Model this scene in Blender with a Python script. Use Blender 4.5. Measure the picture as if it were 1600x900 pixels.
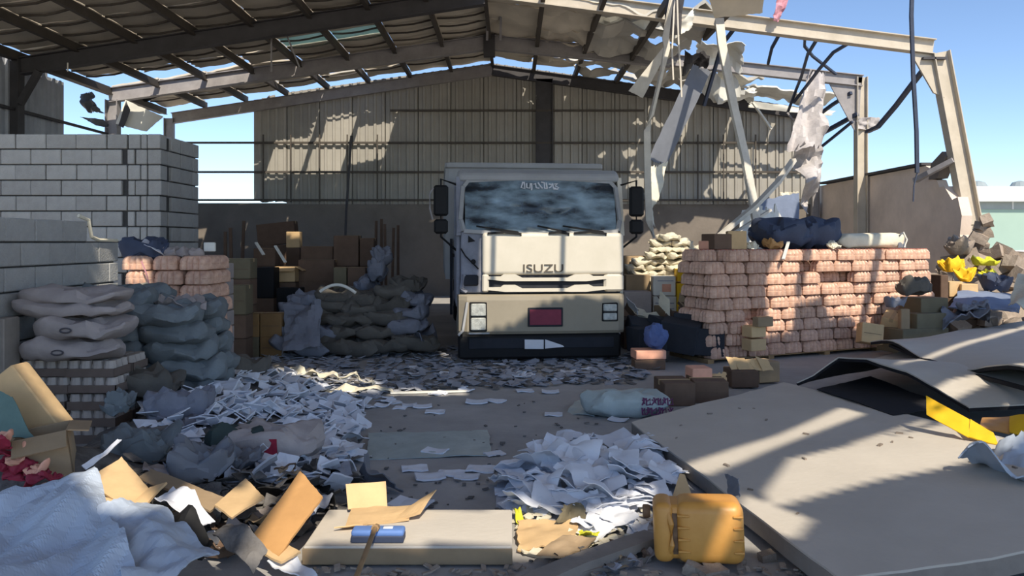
import bpy, bmesh, math, random
from mathutils import Vector, Matrix, Euler, noise

for _o in list(bpy.data.objects):
    bpy.data.objects.remove(_o)
SC = bpy.context.scene
COL = SC.collection
R = math.radians

# ------------------------------------------------------------------ camera, sky, sun, exposure
F, HY, CH = 1200.0, 378.0, 1.65          # focal length (px of 1600), horizon row, eye height
cam_d = bpy.data.cameras.new('camera')
cam_d.sensor_width = 36.0
cam_d.lens = 36.0 * F / 1600.0
cam_d.shift_y = -(450.0 - HY) / 1600.0
cam_d.clip_end = 600
cam = bpy.data.objects.new('camera', cam_d)
cam.location = (0, 0, CH)
cam.rotation_euler = (R(90), 0, 0)
COL.objects.link(cam)
SC.camera = cam

SUN_AZ, SUN_EL = 18.0, 46.0              # sun stands behind the camera, to the right
SD = Vector((-math.sin(R(SUN_AZ)) * math.cos(R(SUN_EL)), math.cos(R(SUN_AZ)) * math.cos(R(SUN_EL)), -math.sin(R(SUN_EL))))
wd = bpy.data.worlds.new('world')
SC.world = wd
wd.use_nodes = True
nt = wd.node_tree
bg = nt.nodes['Background']
sky = nt.nodes.new('ShaderNodeTexSky')
sky.sky_type = 'NISHITA'
sky.sun_disc = False
sky.sun_elevation = R(SUN_EL)
sky.sun_rotation = math.atan2(-SD.x, -SD.y)
sky.air_density = 0.7
sky.dust_density = 0.15
sky.ozone_density = 2.2
nt.links.new(sky.outputs[0], bg.inputs[0])
bg.inputs[1].default_value = 0.205
sun_d = bpy.data.lights.new('sun', 'SUN')
sun_d.energy = 5.4
sun_d.color = (1.0, 0.90, 0.74)
sun_d.angle = R(0.55)
sun = bpy.data.objects.new('sun', sun_d)
sun.rotation_euler = SD.to_track_quat('-Z', 'Y').to_euler()
sun.location = (8, -12, 18)
COL.objects.link(sun)
SC.view_settings.view_transform = 'Standard'
SC.view_settings.look = 'None'
SC.view_settings.gamma = 1.0
SC.view_settings.exposure = 0.0
SC.view_settings.use_curve_mapping = False

# ------------------------------------------------------------------ helpers
def W(px, py, d):                         # a point at depth d
    return Vector(((px - 800) / F * d, d, CH - (py - HY) / F * d))
def G(px, py, z=0.0):                     # a point at height z (below eye level)
    d = (CH - z) * F / (py - HY)
    return Vector(((px - 800) / F * d, d, z))
def lin(c):
    return tuple((x / 255 / 12.92) if x / 255 <= 0.04045 else ((x / 255 + 0.055) / 1.055) ** 2.4 for x in c)
def rnd(a, b): return random.uniform(a, b)

MATS = {}
def mat(name, rgb, rough=0.85, var=0.14, scale=5.0, bump=0.15, metal=0.0, rgb2=None, mix=0.45, obvar=0.10, trans=0.0, bscale=None, spec=0.3):
    m = bpy.data.materials.new(name)
    m.use_nodes = True
    t = m.node_tree
    b = t.nodes['Principled BSDF']
    c = lin(rgb)
    lo = tuple(x * (1 - var) for x in c)
    hi = lin(rgb2) if rgb2 else tuple(min(0.95, x * (1 + var)) for x in c)
    tc = t.nodes.new('ShaderNodeTexCoord')
    n = t.nodes.new('ShaderNodeTexNoise')
    n.inputs['Scale'].default_value = scale
    n.inputs['Detail'].default_value = 6
    n.inputs['Roughness'].default_value = 0.65
    t.links.new(tc.outputs['Object'], n.inputs['Vector'])
    r = t.nodes.new('ShaderNodeValToRGB')
    r.color_ramp.elements[0].position = max(0.0, mix - 0.18)
    r.color_ramp.elements[1].position = min(1.0, mix + 0.25)
    r.color_ramp.elements[0].color = (*lo, 1)
    r.color_ramp.elements[1].color = (*hi, 1)
    t.links.new(n.outputs['Fac'], r.inputs['Fac'])
    out = r.outputs['Color']
    if obvar > 0:
        oi = t.nodes.new('ShaderNodeObjectInfo')
        mr = t.nodes.new('ShaderNodeMapRange')
        mr.inputs['To Min'].default_value = 1 - obvar
        mr.inputs['To Max'].default_value = 1 + obvar
        t.links.new(oi.outputs['Random'], mr.inputs['Value'])
        hs = t.nodes.new('ShaderNodeHueSaturation')
        t.links.new(mr.outputs['Result'], hs.inputs['Value'])
        t.links.new(out, hs.inputs['Color'])
        out = hs.outputs['Color']
    t.links.new(out, b.inputs['Base Color'])
    b.inputs['Roughness'].default_value = rough
    b.inputs['Metallic'].default_value = metal
    b.inputs['Specular IOR Level'].default_value = spec
    if trans: b.inputs['Transmission Weight'].default_value = trans
    if bump > 0:
        n2 = t.nodes.new('ShaderNodeTexNoise')
        n2.inputs['Scale'].default_value = bscale or scale * 5
        n2.inputs['Detail'].default_value = 4
        t.links.new(tc.outputs['Object'], n2.inputs['Vector'])
        bp = t.nodes.new('ShaderNodeBump')
        bp.inputs['Strength'].default_value = bump
        bp.inputs['Distance'].default_value = 0.02
        t.links.new(n2.outputs['Fac'], bp.inputs['Height'])
        t.links.new(bp.outputs['Normal'], b.inputs['Normal'])
    MATS[name] = m
    return m

class MB:
    def __init__(s):
        s.v = []; s.f = []
    def add(s, vs, fs, M=None):
        k = len(s.v)
        for p in vs:
            p = Vector(p)
            s.v.append(M @ p if M else p)
        for q in fs: s.f.append([i + k for i in q])
        return s
    def box(s, x0, x1, y0, y1, z0, z1, M=None):
        vs = [(x0,y0,z0),(x1,y0,z0),(x1,y1,z0),(x0,y1,z0),(x0,y0,z1),(x1,y0,z1),(x1,y1,z1),(x0,y1,z1)]
        return s.add(vs, [(0,3,2,1),(4,5,6,7),(0,1,5,4),(1,2,6,5),(2,3,7,6),(3,0,4,7)], M)
    def hexa(s, vs):                      # eight corners, order as in box
        return s.add(vs, [(0,3,2,1),(4,5,6,7),(0,1,5,4),(1,2,6,5),(2,3,7,6),(3,0,4,7)])
    def cbox(s, x0, x1, y0, y1, z0, z1, c=0.01, M=None):   # box with chamfered edges
        vs = []; 
        for z, i in ((z0, c), (z0 + c, 0), (z1 - c, 0), (z1, c)):
            a, b, d, e = x0 + i, x1 - i, y0 + i, y1 - i
            vs += [(a + c, d, z), (b - c, d, z), (b, d + c, z), (b, e - c, z), (b - c, e, z), (a + c, e, z), (a, e - c, z), (a, d + c, z)]
        fs = [tuple(range(7, -1, -1)), tuple(range(24, 32))]
        for k in range(3):
            for j in range(8):
                fs.append((k*8 + j, k*8 + (j+1) % 8, k*8 + 8 + (j+1) % 8, k*8 + 8 + j))
        return s.add(vs, fs, M)
    def tube(s, path, r, n=8, cap=True):
        path = [Vector(p) for p in path]
        rr = r if isinstance(r, (list, tuple)) else [r] * len(path)
        rings = []
        for i, p in enumerate(path):
            a = path[max(0, i - 1)]; b = path[min(len(path) - 1, i + 1)]
            d = (b - a).normalized()
            u = d.cross(Vector((0, 0, 1)))
            if u.length < 0.05: u = d.cross(Vector((1, 0, 0)))
            u.normalize(); w = d.cross(u)
            rings.append([p + (u * math.cos(2*math.pi*k/n) + w * math.sin(2*math.pi*k/n)) * rr[i] for k in range(n)])
        vs = [q for g in rings for q in g]; fs = []
        for i in range(len(path) - 1):
            for k in range(n):
                fs.append((i*n + k, i*n + (k+1) % n, (i+1)*n + (k+1) % n, (i+1)*n + k))
        if cap:
            fs.append(tuple(range(n - 1, -1, -1))); fs.append(tuple(range((len(path)-1)*n, len(path)*n)))
        return s.add(vs, fs)
    def bar(s, path, w, h):               # rectangular section along a path, w sideways, h upward
        path = [Vector(p) for p in path]; vs = []; fs = []
        for i, p in enumerate(path):
            a = path[max(0, i - 1)]; b = path[min(len(path) - 1, i + 1)]
            d = (b - a).normalized()
            u = d.cross(Vector((0, 0, 1)))
            if u.length < 0.15: u = d.cross(Vector((0, 1, 0)))
            u.normalize(); q = u.cross(d).normalized()
            for sx, sz in ((-1,-1),(1,-1),(1,1),(-1,1)): vs.append(p + u * (sx*w/2) + q * (sz*h/2))
        for i in range(len(path) - 1):
            for k in range(4): fs.append((i*4+k, i*4+(k+1)%4, (i+1)*4+(k+1)%4, (i+1)*4+k))
        fs.append((3,2,1,0)); m = (len(path)-1)*4; fs.append((m,m+1,m+2,m+3))
        return s.add(vs, fs)
    def prism(s, poly, a, b, M=None):     # polygon (x, z) pushed out along y from a to b
        n = len(poly)
        vs = [(x, a, z) for x, z in poly] + [(x, b, z) for x, z in poly]
        fs = [tuple(range(n)), tuple(range(2*n - 1, n - 1, -1))]
        for k in range(n): fs.append((k, n + k, n + (k+1) % n, (k+1) % n))
        return s.add(vs, fs, M)
    def lathe(s, prof, n=16, M=None):     # profile (r, z)
        vs = []; fs = []
        for r, z in prof:
            for k in range(n): vs.append((r*math.cos(2*math.pi*k/n), r*math.sin(2*math.pi*k/n), z))
        for i in range(len(prof) - 1):
            for k in range(n): fs.append((i*n+k, i*n+(k+1)%n, (i+1)*n+(k+1)%n, (i+1)*n+k))
        fs.append(tuple(range(n-1, -1, -1))); m = (len(prof)-1)*n; fs.append(tuple(range(m, m+n)))
        return s.add(vs, fs, M)
    def sheet(s, fn, nu, nv, th):         # a thin solid following fn(u, v)
        P = [[Vector(fn(i/nu, j/nv)) for i in range(nu+1)] for j in range(nv+1)]
        k0 = len(s.v); n1 = (nu+1)*(nv+1)
        for j in range(nv+1):
            for i in range(nu+1):
                a = P[j][min(nu, i+1)] - P[j][max(0, i-1)]
                b = P[min(nv, j+1)][i] - P[max(0, j-1)][i]
                nn = a.cross(b)
                if nn.length > 1e-9: nn.normalize()
                s.v.append(P[j][i] + nn * th/2)
        top = s.v[k0:]
        for j in range(nv+1):
            for i in range(nu+1):
                q = top[j*(nu+1)+i]
                s.v.append(P[j][i]*2 - q)
        I = lambda i, j: k0 + j*(nu+1) + i
        for j in range(nv):
            for i in range(nu):
                s.f.append([I(i,j), I(i+1,j), I(i+1,j+1), I(i,j+1)])
                s.f.append([I(i,j)+n1, I(i,j+1)+n1, I(i+1,j+1)+n1, I(i+1,j)+n1])
        for i in range(nu):
            s.f.append([I(i,0), I(i,0)+n1, I(i+1,0)+n1, I(i+1,0)])
            s.f.append([I(i,nv), I(i+1,nv), I(i+1,nv)+n1, I(i,nv)+n1])
        for j in range(nv):
            s.f.append([I(0,j), I(0,j+1), I(0,j+1)+n1, I(0,j)+n1])
            s.f.append([I(nu,j), I(nu,j)+n1, I(nu,j+1)+n1, I(nu,j+1)])
        return s
    def mesh(s, name, m, smooth=False):
        me = bpy.data.meshes.new(name)
        me.from_pydata([tuple(p) for p in s.v], [], s.f)
        me.update()
        bm = bmesh.new(); bm.from_mesh(me); bmesh.ops.recalc_face_normals(bm, faces=bm.faces); bm.to_mesh(me); bm.free()
        if m: me.materials.append(MATS[m] if isinstance(m, str) else m)
        if smooth:
            for p in me.polygons: p.use_smooth = True
            try: me.set_sharp_from_angle(angle=R(28))
            except Exception: pass
        return me
    def build(s, name, m, parent=None, smooth=False, center=False):
        c = Vector((0, 0, 0))
        if center and s.v:
            xs = [p.x for p in s.v]; ys = [p.y for p in s.v]; zs = [p.z for p in s.v]
            c = Vector(((min(xs)+max(xs))/2, (min(ys)+max(ys))/2, min(zs)))
            if parent is not None: c = Vector((0, 0, 0))
            s.v = [p - c for p in s.v]
        o = bpy.data.objects.new(name, s.mesh(name, m, smooth))
        o.location = c
        COL.objects.link(o)
        if parent is not None: o.parent = parent
        return o

def tag(o, label=None, cat=None, group=None, kind=None):
    if label: o['label'] = label
    if cat: o['category'] = cat
    if group: o['group'] = group
    if kind: o['kind'] = kind
    return o
def empty(name, loc=(0,0,0), rot=(0,0,0), label=None, cat=None, group=None, kind=None):
    o = bpy.data.objects.new(name, None)
    o.empty_display_size = 0.2
    o.location = loc; o.rotation_euler = rot
    COL.objects.link(o)
    return tag(o, label, cat, group, kind)
def inst(name, me, loc=(0,0,0), rot=(0,0,0), sc=(1,1,1), parent=None):
    o = bpy.data.objects.new(name, me)
    o.location = loc; o.rotation_euler = rot; o.scale = sc
    COL.objects.link(o)
    if parent is not None: o.parent = parent
    return o
def fbm(p, f=1.0, o=3):
    a, s, q = 1.0, 0.0, Vector(p) * f
    for _ in range(o):
        s += a * noise.noise(q); a *= 0.5; q = q * 2.1 + Vector((3.1, 1.7, 5.3))
    return s
_rd = random.Random(99)
RDIR = [(Vector((_rd.uniform(-1, 1), _rd.uniform(-1, 1), _rd.uniform(-1, 1))).normalized(), _rd.uniform(.6, 1.5), _rd.uniform(0, 9), _rd.uniform(.4, 1)) for _ in range(9)]
def ridged(p, f=1.0, o=3):                # crumple: triangle-wave folds in several directions, flat facets and sharp creases
    q = Vector(p) * f; s = 0.0
    q = q + Vector((noise.noise(q * .7), noise.noise(q * .7 + Vector((5, 1, 2))), noise.noise(q * .7 + Vector((1, 8, 3))))) * .15
    for d, w, ph, a in RDIR[:3 * o - 2]:
        t = (d.dot(q) * w * .9 + ph) % 1.0
        s += a * (abs(2 * t - 1) - .5) / (w * w)
    return s * .8
def qfn(A, B, C, D, amp=0.0, fr=2.0, seed=0, jag=0.0, fold=False, arch=0.0):
    # bilinear patch A-B-C-D (u along A>B, v along A>D) with crumple and torn edges
    A, B, C, D = map(Vector, (A, B, C, D))
    nn = (B - A).cross(D - A).normalized(); off = Vector((seed*3.7, seed*1.9, seed*5.1))
    def f(u, v):
        uu, vv = u, v
        if jag:
            uu = u + jag * (1 - 2*u) * abs(noise.noise(Vector((v*7 + seed, u*2, 3.3)))) * (1 if u in (0.0, 1.0) else 0.15)
            vv = v + jag * (1 - 2*v) * abs(noise.noise(Vector((u*7 + seed, v*2, 9.1)))) * (1 if v in (0.0, 1.0) else 0.15)
        p = A*(1-uu)*(1-vv) + B*uu*(1-vv) + C*uu*vv + D*(1-uu)*vv
        if amp: p = p + nn * amp * ((ridged(p + off, fr) + .28 * ridged(p + off * 2, fr * 3.3)) if fold else fbm(p + off, fr))
        if arch: p = p + nn * arch * math.sin(math.pi*u) 
        return p
    return f
def inpoly(x, y, P):
    r = False; n = len(P)
    for i in range(n):
        x1, y1 = P[i][0], P[i][1]; x2, y2 = P[(i+1) % n][0], P[(i+1) % n][1]
        if (y1 > y) != (y2 > y) and x < (x2 - x1) * (y - y1) / (y2 - y1) + x1: r = not r
    return r

# ------------------------------------------------------------------ materials
mat('concrete', (158, 156, 154), 0.9, 0.20, 0.9, 0.25, rgb2=(178, 175, 172), obvar=0, bscale=22)
mat('sand', (208, 196, 178), 0.95, 0.2, 0.3, 0.2, obvar=0)
mat('plaster', (222, 204, 188), 0.95, 0.14, 1.2, 0.25, obvar=0, bscale=14)
mat('wallgrey', (122, 114, 106), 0.95, 0.22, 0.8, 0.25, obvar=0, bscale=14)
mat('block', (164, 163, 160), 0.95, 0.10, 9, 0.5, obvar=0.10, bscale=60)
mat('mortar', (70, 69, 68), 0.95, 0.2, 8, 0.3, obvar=0)
mat('panel', (212, 202, 184), 0.8, 0.14, 1.1, 0.08, obvar=0.09)
mat('skylight', (205, 232, 220), 0.4, 0.1, 3, 0.05, trans=0.55, obvar=0.0)
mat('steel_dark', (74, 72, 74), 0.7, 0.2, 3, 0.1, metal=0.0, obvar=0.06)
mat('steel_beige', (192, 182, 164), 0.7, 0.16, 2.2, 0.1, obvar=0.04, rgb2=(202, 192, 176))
mat('steel_grey', (150, 146, 146), 0.6, 0.2, 3, 0.1, obvar=0.06)
mat('purlin', (82, 76, 70), 0.7, 0.2, 3, 0.1, obvar=0.1)
mat('siding', (160, 156, 148), 0.65, 0.10, 1.6, 0.05, obvar=0.08)
mat('siding_dark', (178, 182, 190), 0.7, 0.2, 1.4, 0.05, obvar=0.08)
mat('pole', (206, 200, 188), 0.6, 0.14, 4, 0.1, obvar=0.05)
mat('rod', (52, 60, 78), 0.6, 0.2, 5, 0.1, obvar=0.1)
mat('whitesheet', (222, 220, 210), 0.6, 0.10, 2, 0.1, obvar=0.04)
mat('greysheet', (112, 115, 122), 0.5, 0.15, 2, 0.1, obvar=0.06)
mat('foil', (176, 186, 200), 0.5, 0.06, 1.5, 0.0, metal=0.0, obvar=0.03, spec=0.6, bscale=9)
mat('cloth', (188, 182, 180), 0.9, 0.22, 5, 0.3, obvar=0.03)
mat('bluefoam', (124, 136, 160), 0.8, 0.15, 3, 0.2, obvar=0.05)
mat('roofsheet', (190, 186, 176), 0.7, 0.1, 2, 0.05, obvar=0.05)
mat('slabgrey', (198, 190, 178), 0.85, 0.08, 1.3, 0.12, obvar=0.03, rgb2=(206, 198, 186), bscale=30)
mat('slabedge', (140, 132, 124), 0.9, 0.2, 4, 0.2, obvar=0.05)
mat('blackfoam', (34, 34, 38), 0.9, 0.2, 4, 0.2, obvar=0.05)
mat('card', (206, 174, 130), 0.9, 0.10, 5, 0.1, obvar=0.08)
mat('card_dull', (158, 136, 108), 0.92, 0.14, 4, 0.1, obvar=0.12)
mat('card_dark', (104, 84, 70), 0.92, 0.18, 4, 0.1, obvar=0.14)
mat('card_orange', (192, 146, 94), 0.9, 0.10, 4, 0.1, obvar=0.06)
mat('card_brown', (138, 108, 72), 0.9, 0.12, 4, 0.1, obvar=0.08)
mat('card_olive', (116, 107, 86), 0.9, 0.12, 4, 0.1, obvar=0.08)
mat('tape', (176, 150, 112), 0.5, 0.1, 8, 0.0, obvar=0.03)
mat('pack', (194, 148, 128), 0.45, 0.18, 14, 0.1, rgb2=(222, 184, 158), obvar=0.10, spec=0.5)
mat('packcap', (176, 108, 92), 0.5, 0.1, 9, 0.0, obvar=0.1)
mat('jar', (176, 166, 158), 0.5, 0.12, 20, 0.0, obvar=0.12)
mat('tray', (112, 98, 90), 0.9, 0.14, 6, 0.1, obvar=0.10)
mat('sack_grey', (114, 121, 124), 0.75, 0.16, 5, 0.3, obvar=0.10)
mat('sack_pale', (164, 154, 150), 0.8, 0.14, 4, 0.3, obvar=0.08)
mat('sack_white', (216, 208, 186), 0.8, 0.12, 5, 0.3, obvar=0.08)
mat('sack_dark', (92, 88, 82), 0.85, 0.2, 5, 0.3, obvar=0.15)
mat('sack_blue', (122, 124, 134), 0.8, 0.16, 5, 0.3, obvar=0.08)
mat('paper', (218, 220, 226), 0.85, 0.07, 6, 0.05, obvar=0.08)
mat('paper_dull', (168, 170, 178), 0.85, 0.16, 6, 0.05, obvar=0.15)
mat('debris', (92, 88, 86), 0.95, 0.3, 7, 0.5, rgb2=(126, 122, 118), obvar=0.1)
mat('rubble', (160, 146, 132), 0.95, 0.16, 6, 0.6, obvar=0.16, bscale=26)
mat('yellow', (246, 192, 40), 0.7, 0.10, 5, 0.1, obvar=0.05)
mat('lime', (216, 214, 60), 0.7, 0.12, 5, 0.1, obvar=0.05)
mat('jerry', (208, 144, 62), 0.42, 0.10, 4, 0.06, rgb2=(216, 158, 80), obvar=0.04, spec=0.5)
mat('jerry_brown', (120, 96, 74), 0.7, 0.3, 14, 0.1, obvar=0.0)
mat('red', (140, 40, 60), 0.6, 0.2, 6, 0.2, obvar=0.2)
mat('orange', (222, 164, 138), 0.7, 0.12, 6, 0.1, obvar=0.1)
mat('blue_bag', (86, 102, 148), 0.7, 0.16, 5, 0.2, obvar=0.06)
mat('navy', (60, 68, 88), 0.6, 0.2, 3, 0.3, obvar=0.08)
mat('darkgreen', (58, 70, 68), 0.8, 0.2, 5, 0.2, obvar=0.05)
mat('green_cloth', (98, 122, 116), 0.8, 0.2, 4, 0.2, obvar=0.05)
mat('black', (24, 24, 26), 0.7, 0.2, 5, 0.1, obvar=0.1)
mat('tyre', (30, 30, 32), 0.9, 0.2, 9, 0.3, obvar=0.0)
mat('truckwhite', (206, 198, 180), 0.45, 0.06, 2.2, 0.04, rgb2=(214, 206, 190), obvar=0.0, spec=0.5)
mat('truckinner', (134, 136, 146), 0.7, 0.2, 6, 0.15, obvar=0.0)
mat('truckgrey', (160, 160, 160), 0.7, 0.12, 2, 0.08, obvar=0.0)
mat('darkinterior', (46, 48, 54), 0.9, 0.2, 4, 0.1, obvar=0.0)
mat('lens', (170, 172, 166), 0.25, 0.35, 18, 0.4, obvar=0.0, spec=0.7)
mat('plate', (128, 52, 70), 0.6, 0.12, 8, 0.0, obvar=0.0)
mat('darkletter', (92, 84, 74), 0.6, 0.1, 8, 0.0, obvar=0.0)
mat('whiteletter', (216, 216, 220), 0.6, 0.05, 8, 0.0, obvar=0.0)
mat('bluebrush', (96, 128, 186), 0.6, 0.12, 6, 0.0, obvar=0.0)
mat('wood', (150, 122, 88), 0.8, 0.16, 8, 0.1, obvar=0.06)
mat('green_wall', (158, 182, 170), 0.9, 0.04, 0.6, 0.0, obvar=0.0)
mat('white_wall', (200, 204, 206), 0.8, 0.03, 0.6, 0.0, obvar=0.0)
mat('band_grey', (150, 160, 162), 0.8, 0.1, 1.0, 0.0, obvar=0.0)
mat('print_red', (150, 40, 60), 0.8, 0.2, 20, 0.0, obvar=0.0)
mat('print_dark', (84, 80, 84), 0.8, 0.2, 20, 0.0, obvar=0.0)
mat('print_purple', (110, 62, 96), 0.8, 0.3, 20, 0.0, obvar=0.0)
mat('bumper_paint', (150, 141, 124), 0.55, 0.08, 2.2, 0.05, obvar=0.0)
mat('matplastic', (168, 178, 176), 0.5, 0.16, 4, 0.2, obvar=0.0)
mat('pinkcloth', (196, 140, 150), 0.8, 0.3, 12, 0.2, obvar=0.0)

# cracked windscreen: tinted see-through glass with a white crack web and dust
def glass_mat():
    m = bpy.data.materials.new('cracked_glass'); m.use_nodes = True; t = m.node_tree
    b = t.nodes['Principled BSDF']
    tc = t.nodes.new('ShaderNodeTexCoord')
    vo = t.nodes.new('ShaderNodeTexVoronoi'); vo.feature = 'DISTANCE_TO_EDGE'; vo.inputs['Scale'].default_value = 9
    no = t.nodes.new('ShaderNodeTexNoise'); no.inputs['Scale'].default_value = 2.2; no.inputs['Detail'].default_value = 5
    mp = t.nodes.new('ShaderNodeMapping'); mp.inputs['Scale'].default_value = (1.0, 1.0, 2.6)
    t.links.new(tc.outputs['Object'], mp.inputs['Vector'])
    t.links.new(mp.outputs['Vector'], no.inputs['Vector']); t.links.new(tc.outputs['Object'], vo.inputs['Vector'])
    lt = t.nodes.new('ShaderNodeMath'); lt.operation = 'LESS_THAN'; lt.inputs[1].default_value = 0.012
    t.links.new(vo.outputs['Distance'], lt.inputs[0])
    rp = t.nodes.new('ShaderNodeValToRGB')
    rp.color_ramp.elements[0].position = 0.36; rp.color_ramp.elements[0].color = (0.012, 0.02, 0.03, 1)
    rp.color_ramp.elements[1].position = 0.66; rp.color_ramp.elements[1].color = (0.34, 0.46, 0.54, 1)
    t.links.new(no.outputs['Fac'], rp.inputs['Fac'])
    mx = t.nodes.new('ShaderNodeMix'); mx.data_type = 'RGBA'
    mx.inputs[7].default_value = (0.42, 0.5, 0.55, 1)
    ml = t.nodes.new('ShaderNodeMath'); ml.operation = 'MULTIPLY'; ml.inputs[1].default_value = 0.12
    t.links.new(lt.outputs[0], ml.inputs[0])
    t.links.new(ml.outputs[0], mx.inputs[0]); t.links.new(rp.outputs['Color'], mx.inputs[6])
    t.links.new(mx.outputs[2], b.inputs['Base Color'])
    b.inputs['Roughness'].default_value = 0.205
    b.inputs['Alpha'].default_value = 0.78
    MATS['cracked_glass'] = m
glass_mat()

# ------------------------------------------------------------------ floor and ground
def st(o, label=None, cat=None):
    o['kind'] = 'structure'
    if label: o['label'] = label
    if cat: o['category'] = cat
    return o
st(MB().box(-13, 12, -6, 24.2, -0.25, 0).build('floor', 'concrete'), 'grey concrete warehouse floor under the litter', 'floor')
st(MB().box(-150, 150, -60, 220, -0.6, -0.26).build('ground', 'sand'), 'bare sandy ground around the warehouse', 'ground')

XL, XR, XM = -10.6, 9.4, -0.6
def zr(x): return 7.22 - abs(x - XM) * 0.143

# ------------------------------------------------------------------ ceiling: purlins, insulation panels, torn sheets
ceil = st(empty('ceiling'), 'torn pitched roof of insulation panels on steel purlins', 'ceiling')
YE = [12.6, 13.9, 15.2, 16.5, 17.77, 19.03, 20.3, 21.35, 22.4, 23.45]
PX = [XL + 1.25 * k for k in range(17)]
def roof_panel(x0, x1, y0, y1, amp, seed, m='panel', name='roof_panel', th=0.05, drop=0.0, jag=0.0, fold=False):
    A = (x0, y0, zr(x0) - drop); B = (x1, y0, zr(x1) - drop * 0.4); C = (x1, y1, zr(x1) + 0.0); D = (x0, y1, zr(x0))
    f = qfn(A, B, C, D, amp, 1.3, seed, jag, fold)
    return MB().sheet(f, 9, 8, th).build(name, m, ceil, smooth=True)
rr = random.Random(3)
for k in range(8):                                    # left slope
    for r_ in range(9):
        x0, x1, y0, y1 = PX[k] + 0.012, PX[k+1] - 0.012, YE[r_] + 0.01, YE[r_+1] - 0.01
        s = k * 13 + r_
        if r_ == 5 and k in (0, 1, 2, 3):
            roof_panel(x0, x1, y0, y0 + (0.30, 0.45, 0.80, 1.1)[k], 0.06, s, jag=0.10); continue
        if r_ == 6 and k in (3, 4, 5):
            roof_panel(x0, x1, y0 - .12, y0 + (0.50, 0.42, 0.62)[k-3], 0.06, s, jag=0.06); continue
        if r_ == 7 and k in (3, 4, 5):
            if k == 3: roof_panel(x0, x1, y0 + .55, y1, 0.06, s, jag=0.2)
            if k == 5: roof_panel(x0, x1, y0 + .62, y1, 0.06, s, jag=0.2)
            if k == 4: roof_panel(x0, x0 + .3, y0 + .45, y1, 0.06, s, jag=0.2)
            continue
        if r_ == 8 and k in (1, 2, 3, 4, 5):
            roof_panel(x0, x1, y0, y0 + (0.80, 0.82, 0.78, 0.8, 0.85)[k-1], 0.05, s, jag=0.05); continue
        if r_ == 4 and k in (4, 5):
            roof_panel(x0, x1, y0, y0 + 0.5, 0.02, s)
            roof_panel(x0, x1, y0 + 0.52, y1, 0.02, s, 'skylight', 'skylight_panel', 0.02); continue
        roof_panel(x0, x1, y0, y1, 0.045 if r_ < 6 else 0.06, s)
for k in range(8, 13):                                # right slope, buckled by the blast
    for r_ in range(3, 9):
        x0, x1, y0, y1 = PX[k] + 0.012, PX[k+1] - 0.012, YE[r_] + 0.01, YE[r_+1] - 0.01
        s = k * 13 + r_
        if k == 12 and r_ != 8: continue
        if r_ == 8 and k in (8, 9):
            roof_panel(x0, x1, y0, y0 + 0.55, 0.10, s, jag=0.15); continue
        if (k, r_) in ((10, 6), (9, 7)): 
            roof_panel(x0 - .03, x1 + .02, y0 - .04, y1 + .04, 0.22, s, drop=0.12, jag=0.04, fold=True); continue
        roof_panel(x0 - .03, x1 + .03, y0 - .05, y1 + .05, 0.10 + 0.05 * (k - 8), s, m='panel' if k < 10 else 'roofsheet', drop=0.05 * (k - 8) * rr.random(), jag=0.01 if k < 11 else 0.06, fold=(k > 8))
for k in (12, 13):
    roof_panel(PX[k], PX[k+1] - 0.02, 20.9, 22.28, 0.22, 320 + k, m='roofsheet', jag=0.15, fold=True)
for k in range(13, 16):
    roof_panel(PX[k], PX[k+1] - 0.02, 22.0, 23.42, 0.10, 300 + k, m='whitesheet', jag=0.12, fold=True)
for k in range(17):                                   # purlins
    x = PX[k]
    if k <= 11:
        y0, y1 = (-4.4 if k < 10 else 12.3, 23.5)
    elif k == 12: y0, y1 = 4.6, 17.6
    else: y0, y1 = 6.2, 12.2
    z = zr(x) - 0.06
    MB().box(x - 0.035, x + 0.035, y0, y1, z - 0.17, z).box(x - 0.035, x + 0.06, y0, y1, z - 0.185, z - 0.17).build('purlin', 'purlin', ceil)
for k in range(8):                                    # netting battens under the panel laps
    for j, y in enumerate(YE[:-1] + [13.25, 14.5, 15.9, 17.1, 18.4, 19.7]):
        if (j in (6, 7) and k in (3, 4, 5, 6)) or (j == 14 and k < 4): continue
        x0, x1 = PX[k] + 0.05, PX[k+1] - 0.05
        p = [Vector((x0 + (x1 - x0) * i / 5, y + 0.05 * fbm((k, j, i * .7)), zr(x0 + (x1 - x0) * i / 5) - 0.05 - 0.05 * math.sin(math.pi * i / 5) + 0.02 * fbm((i, k * 3, j)))) for i in range(6)]
        MB().bar(p, 0.04, 0.035).build('lap_strip', 'purlin', ceil)

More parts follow.
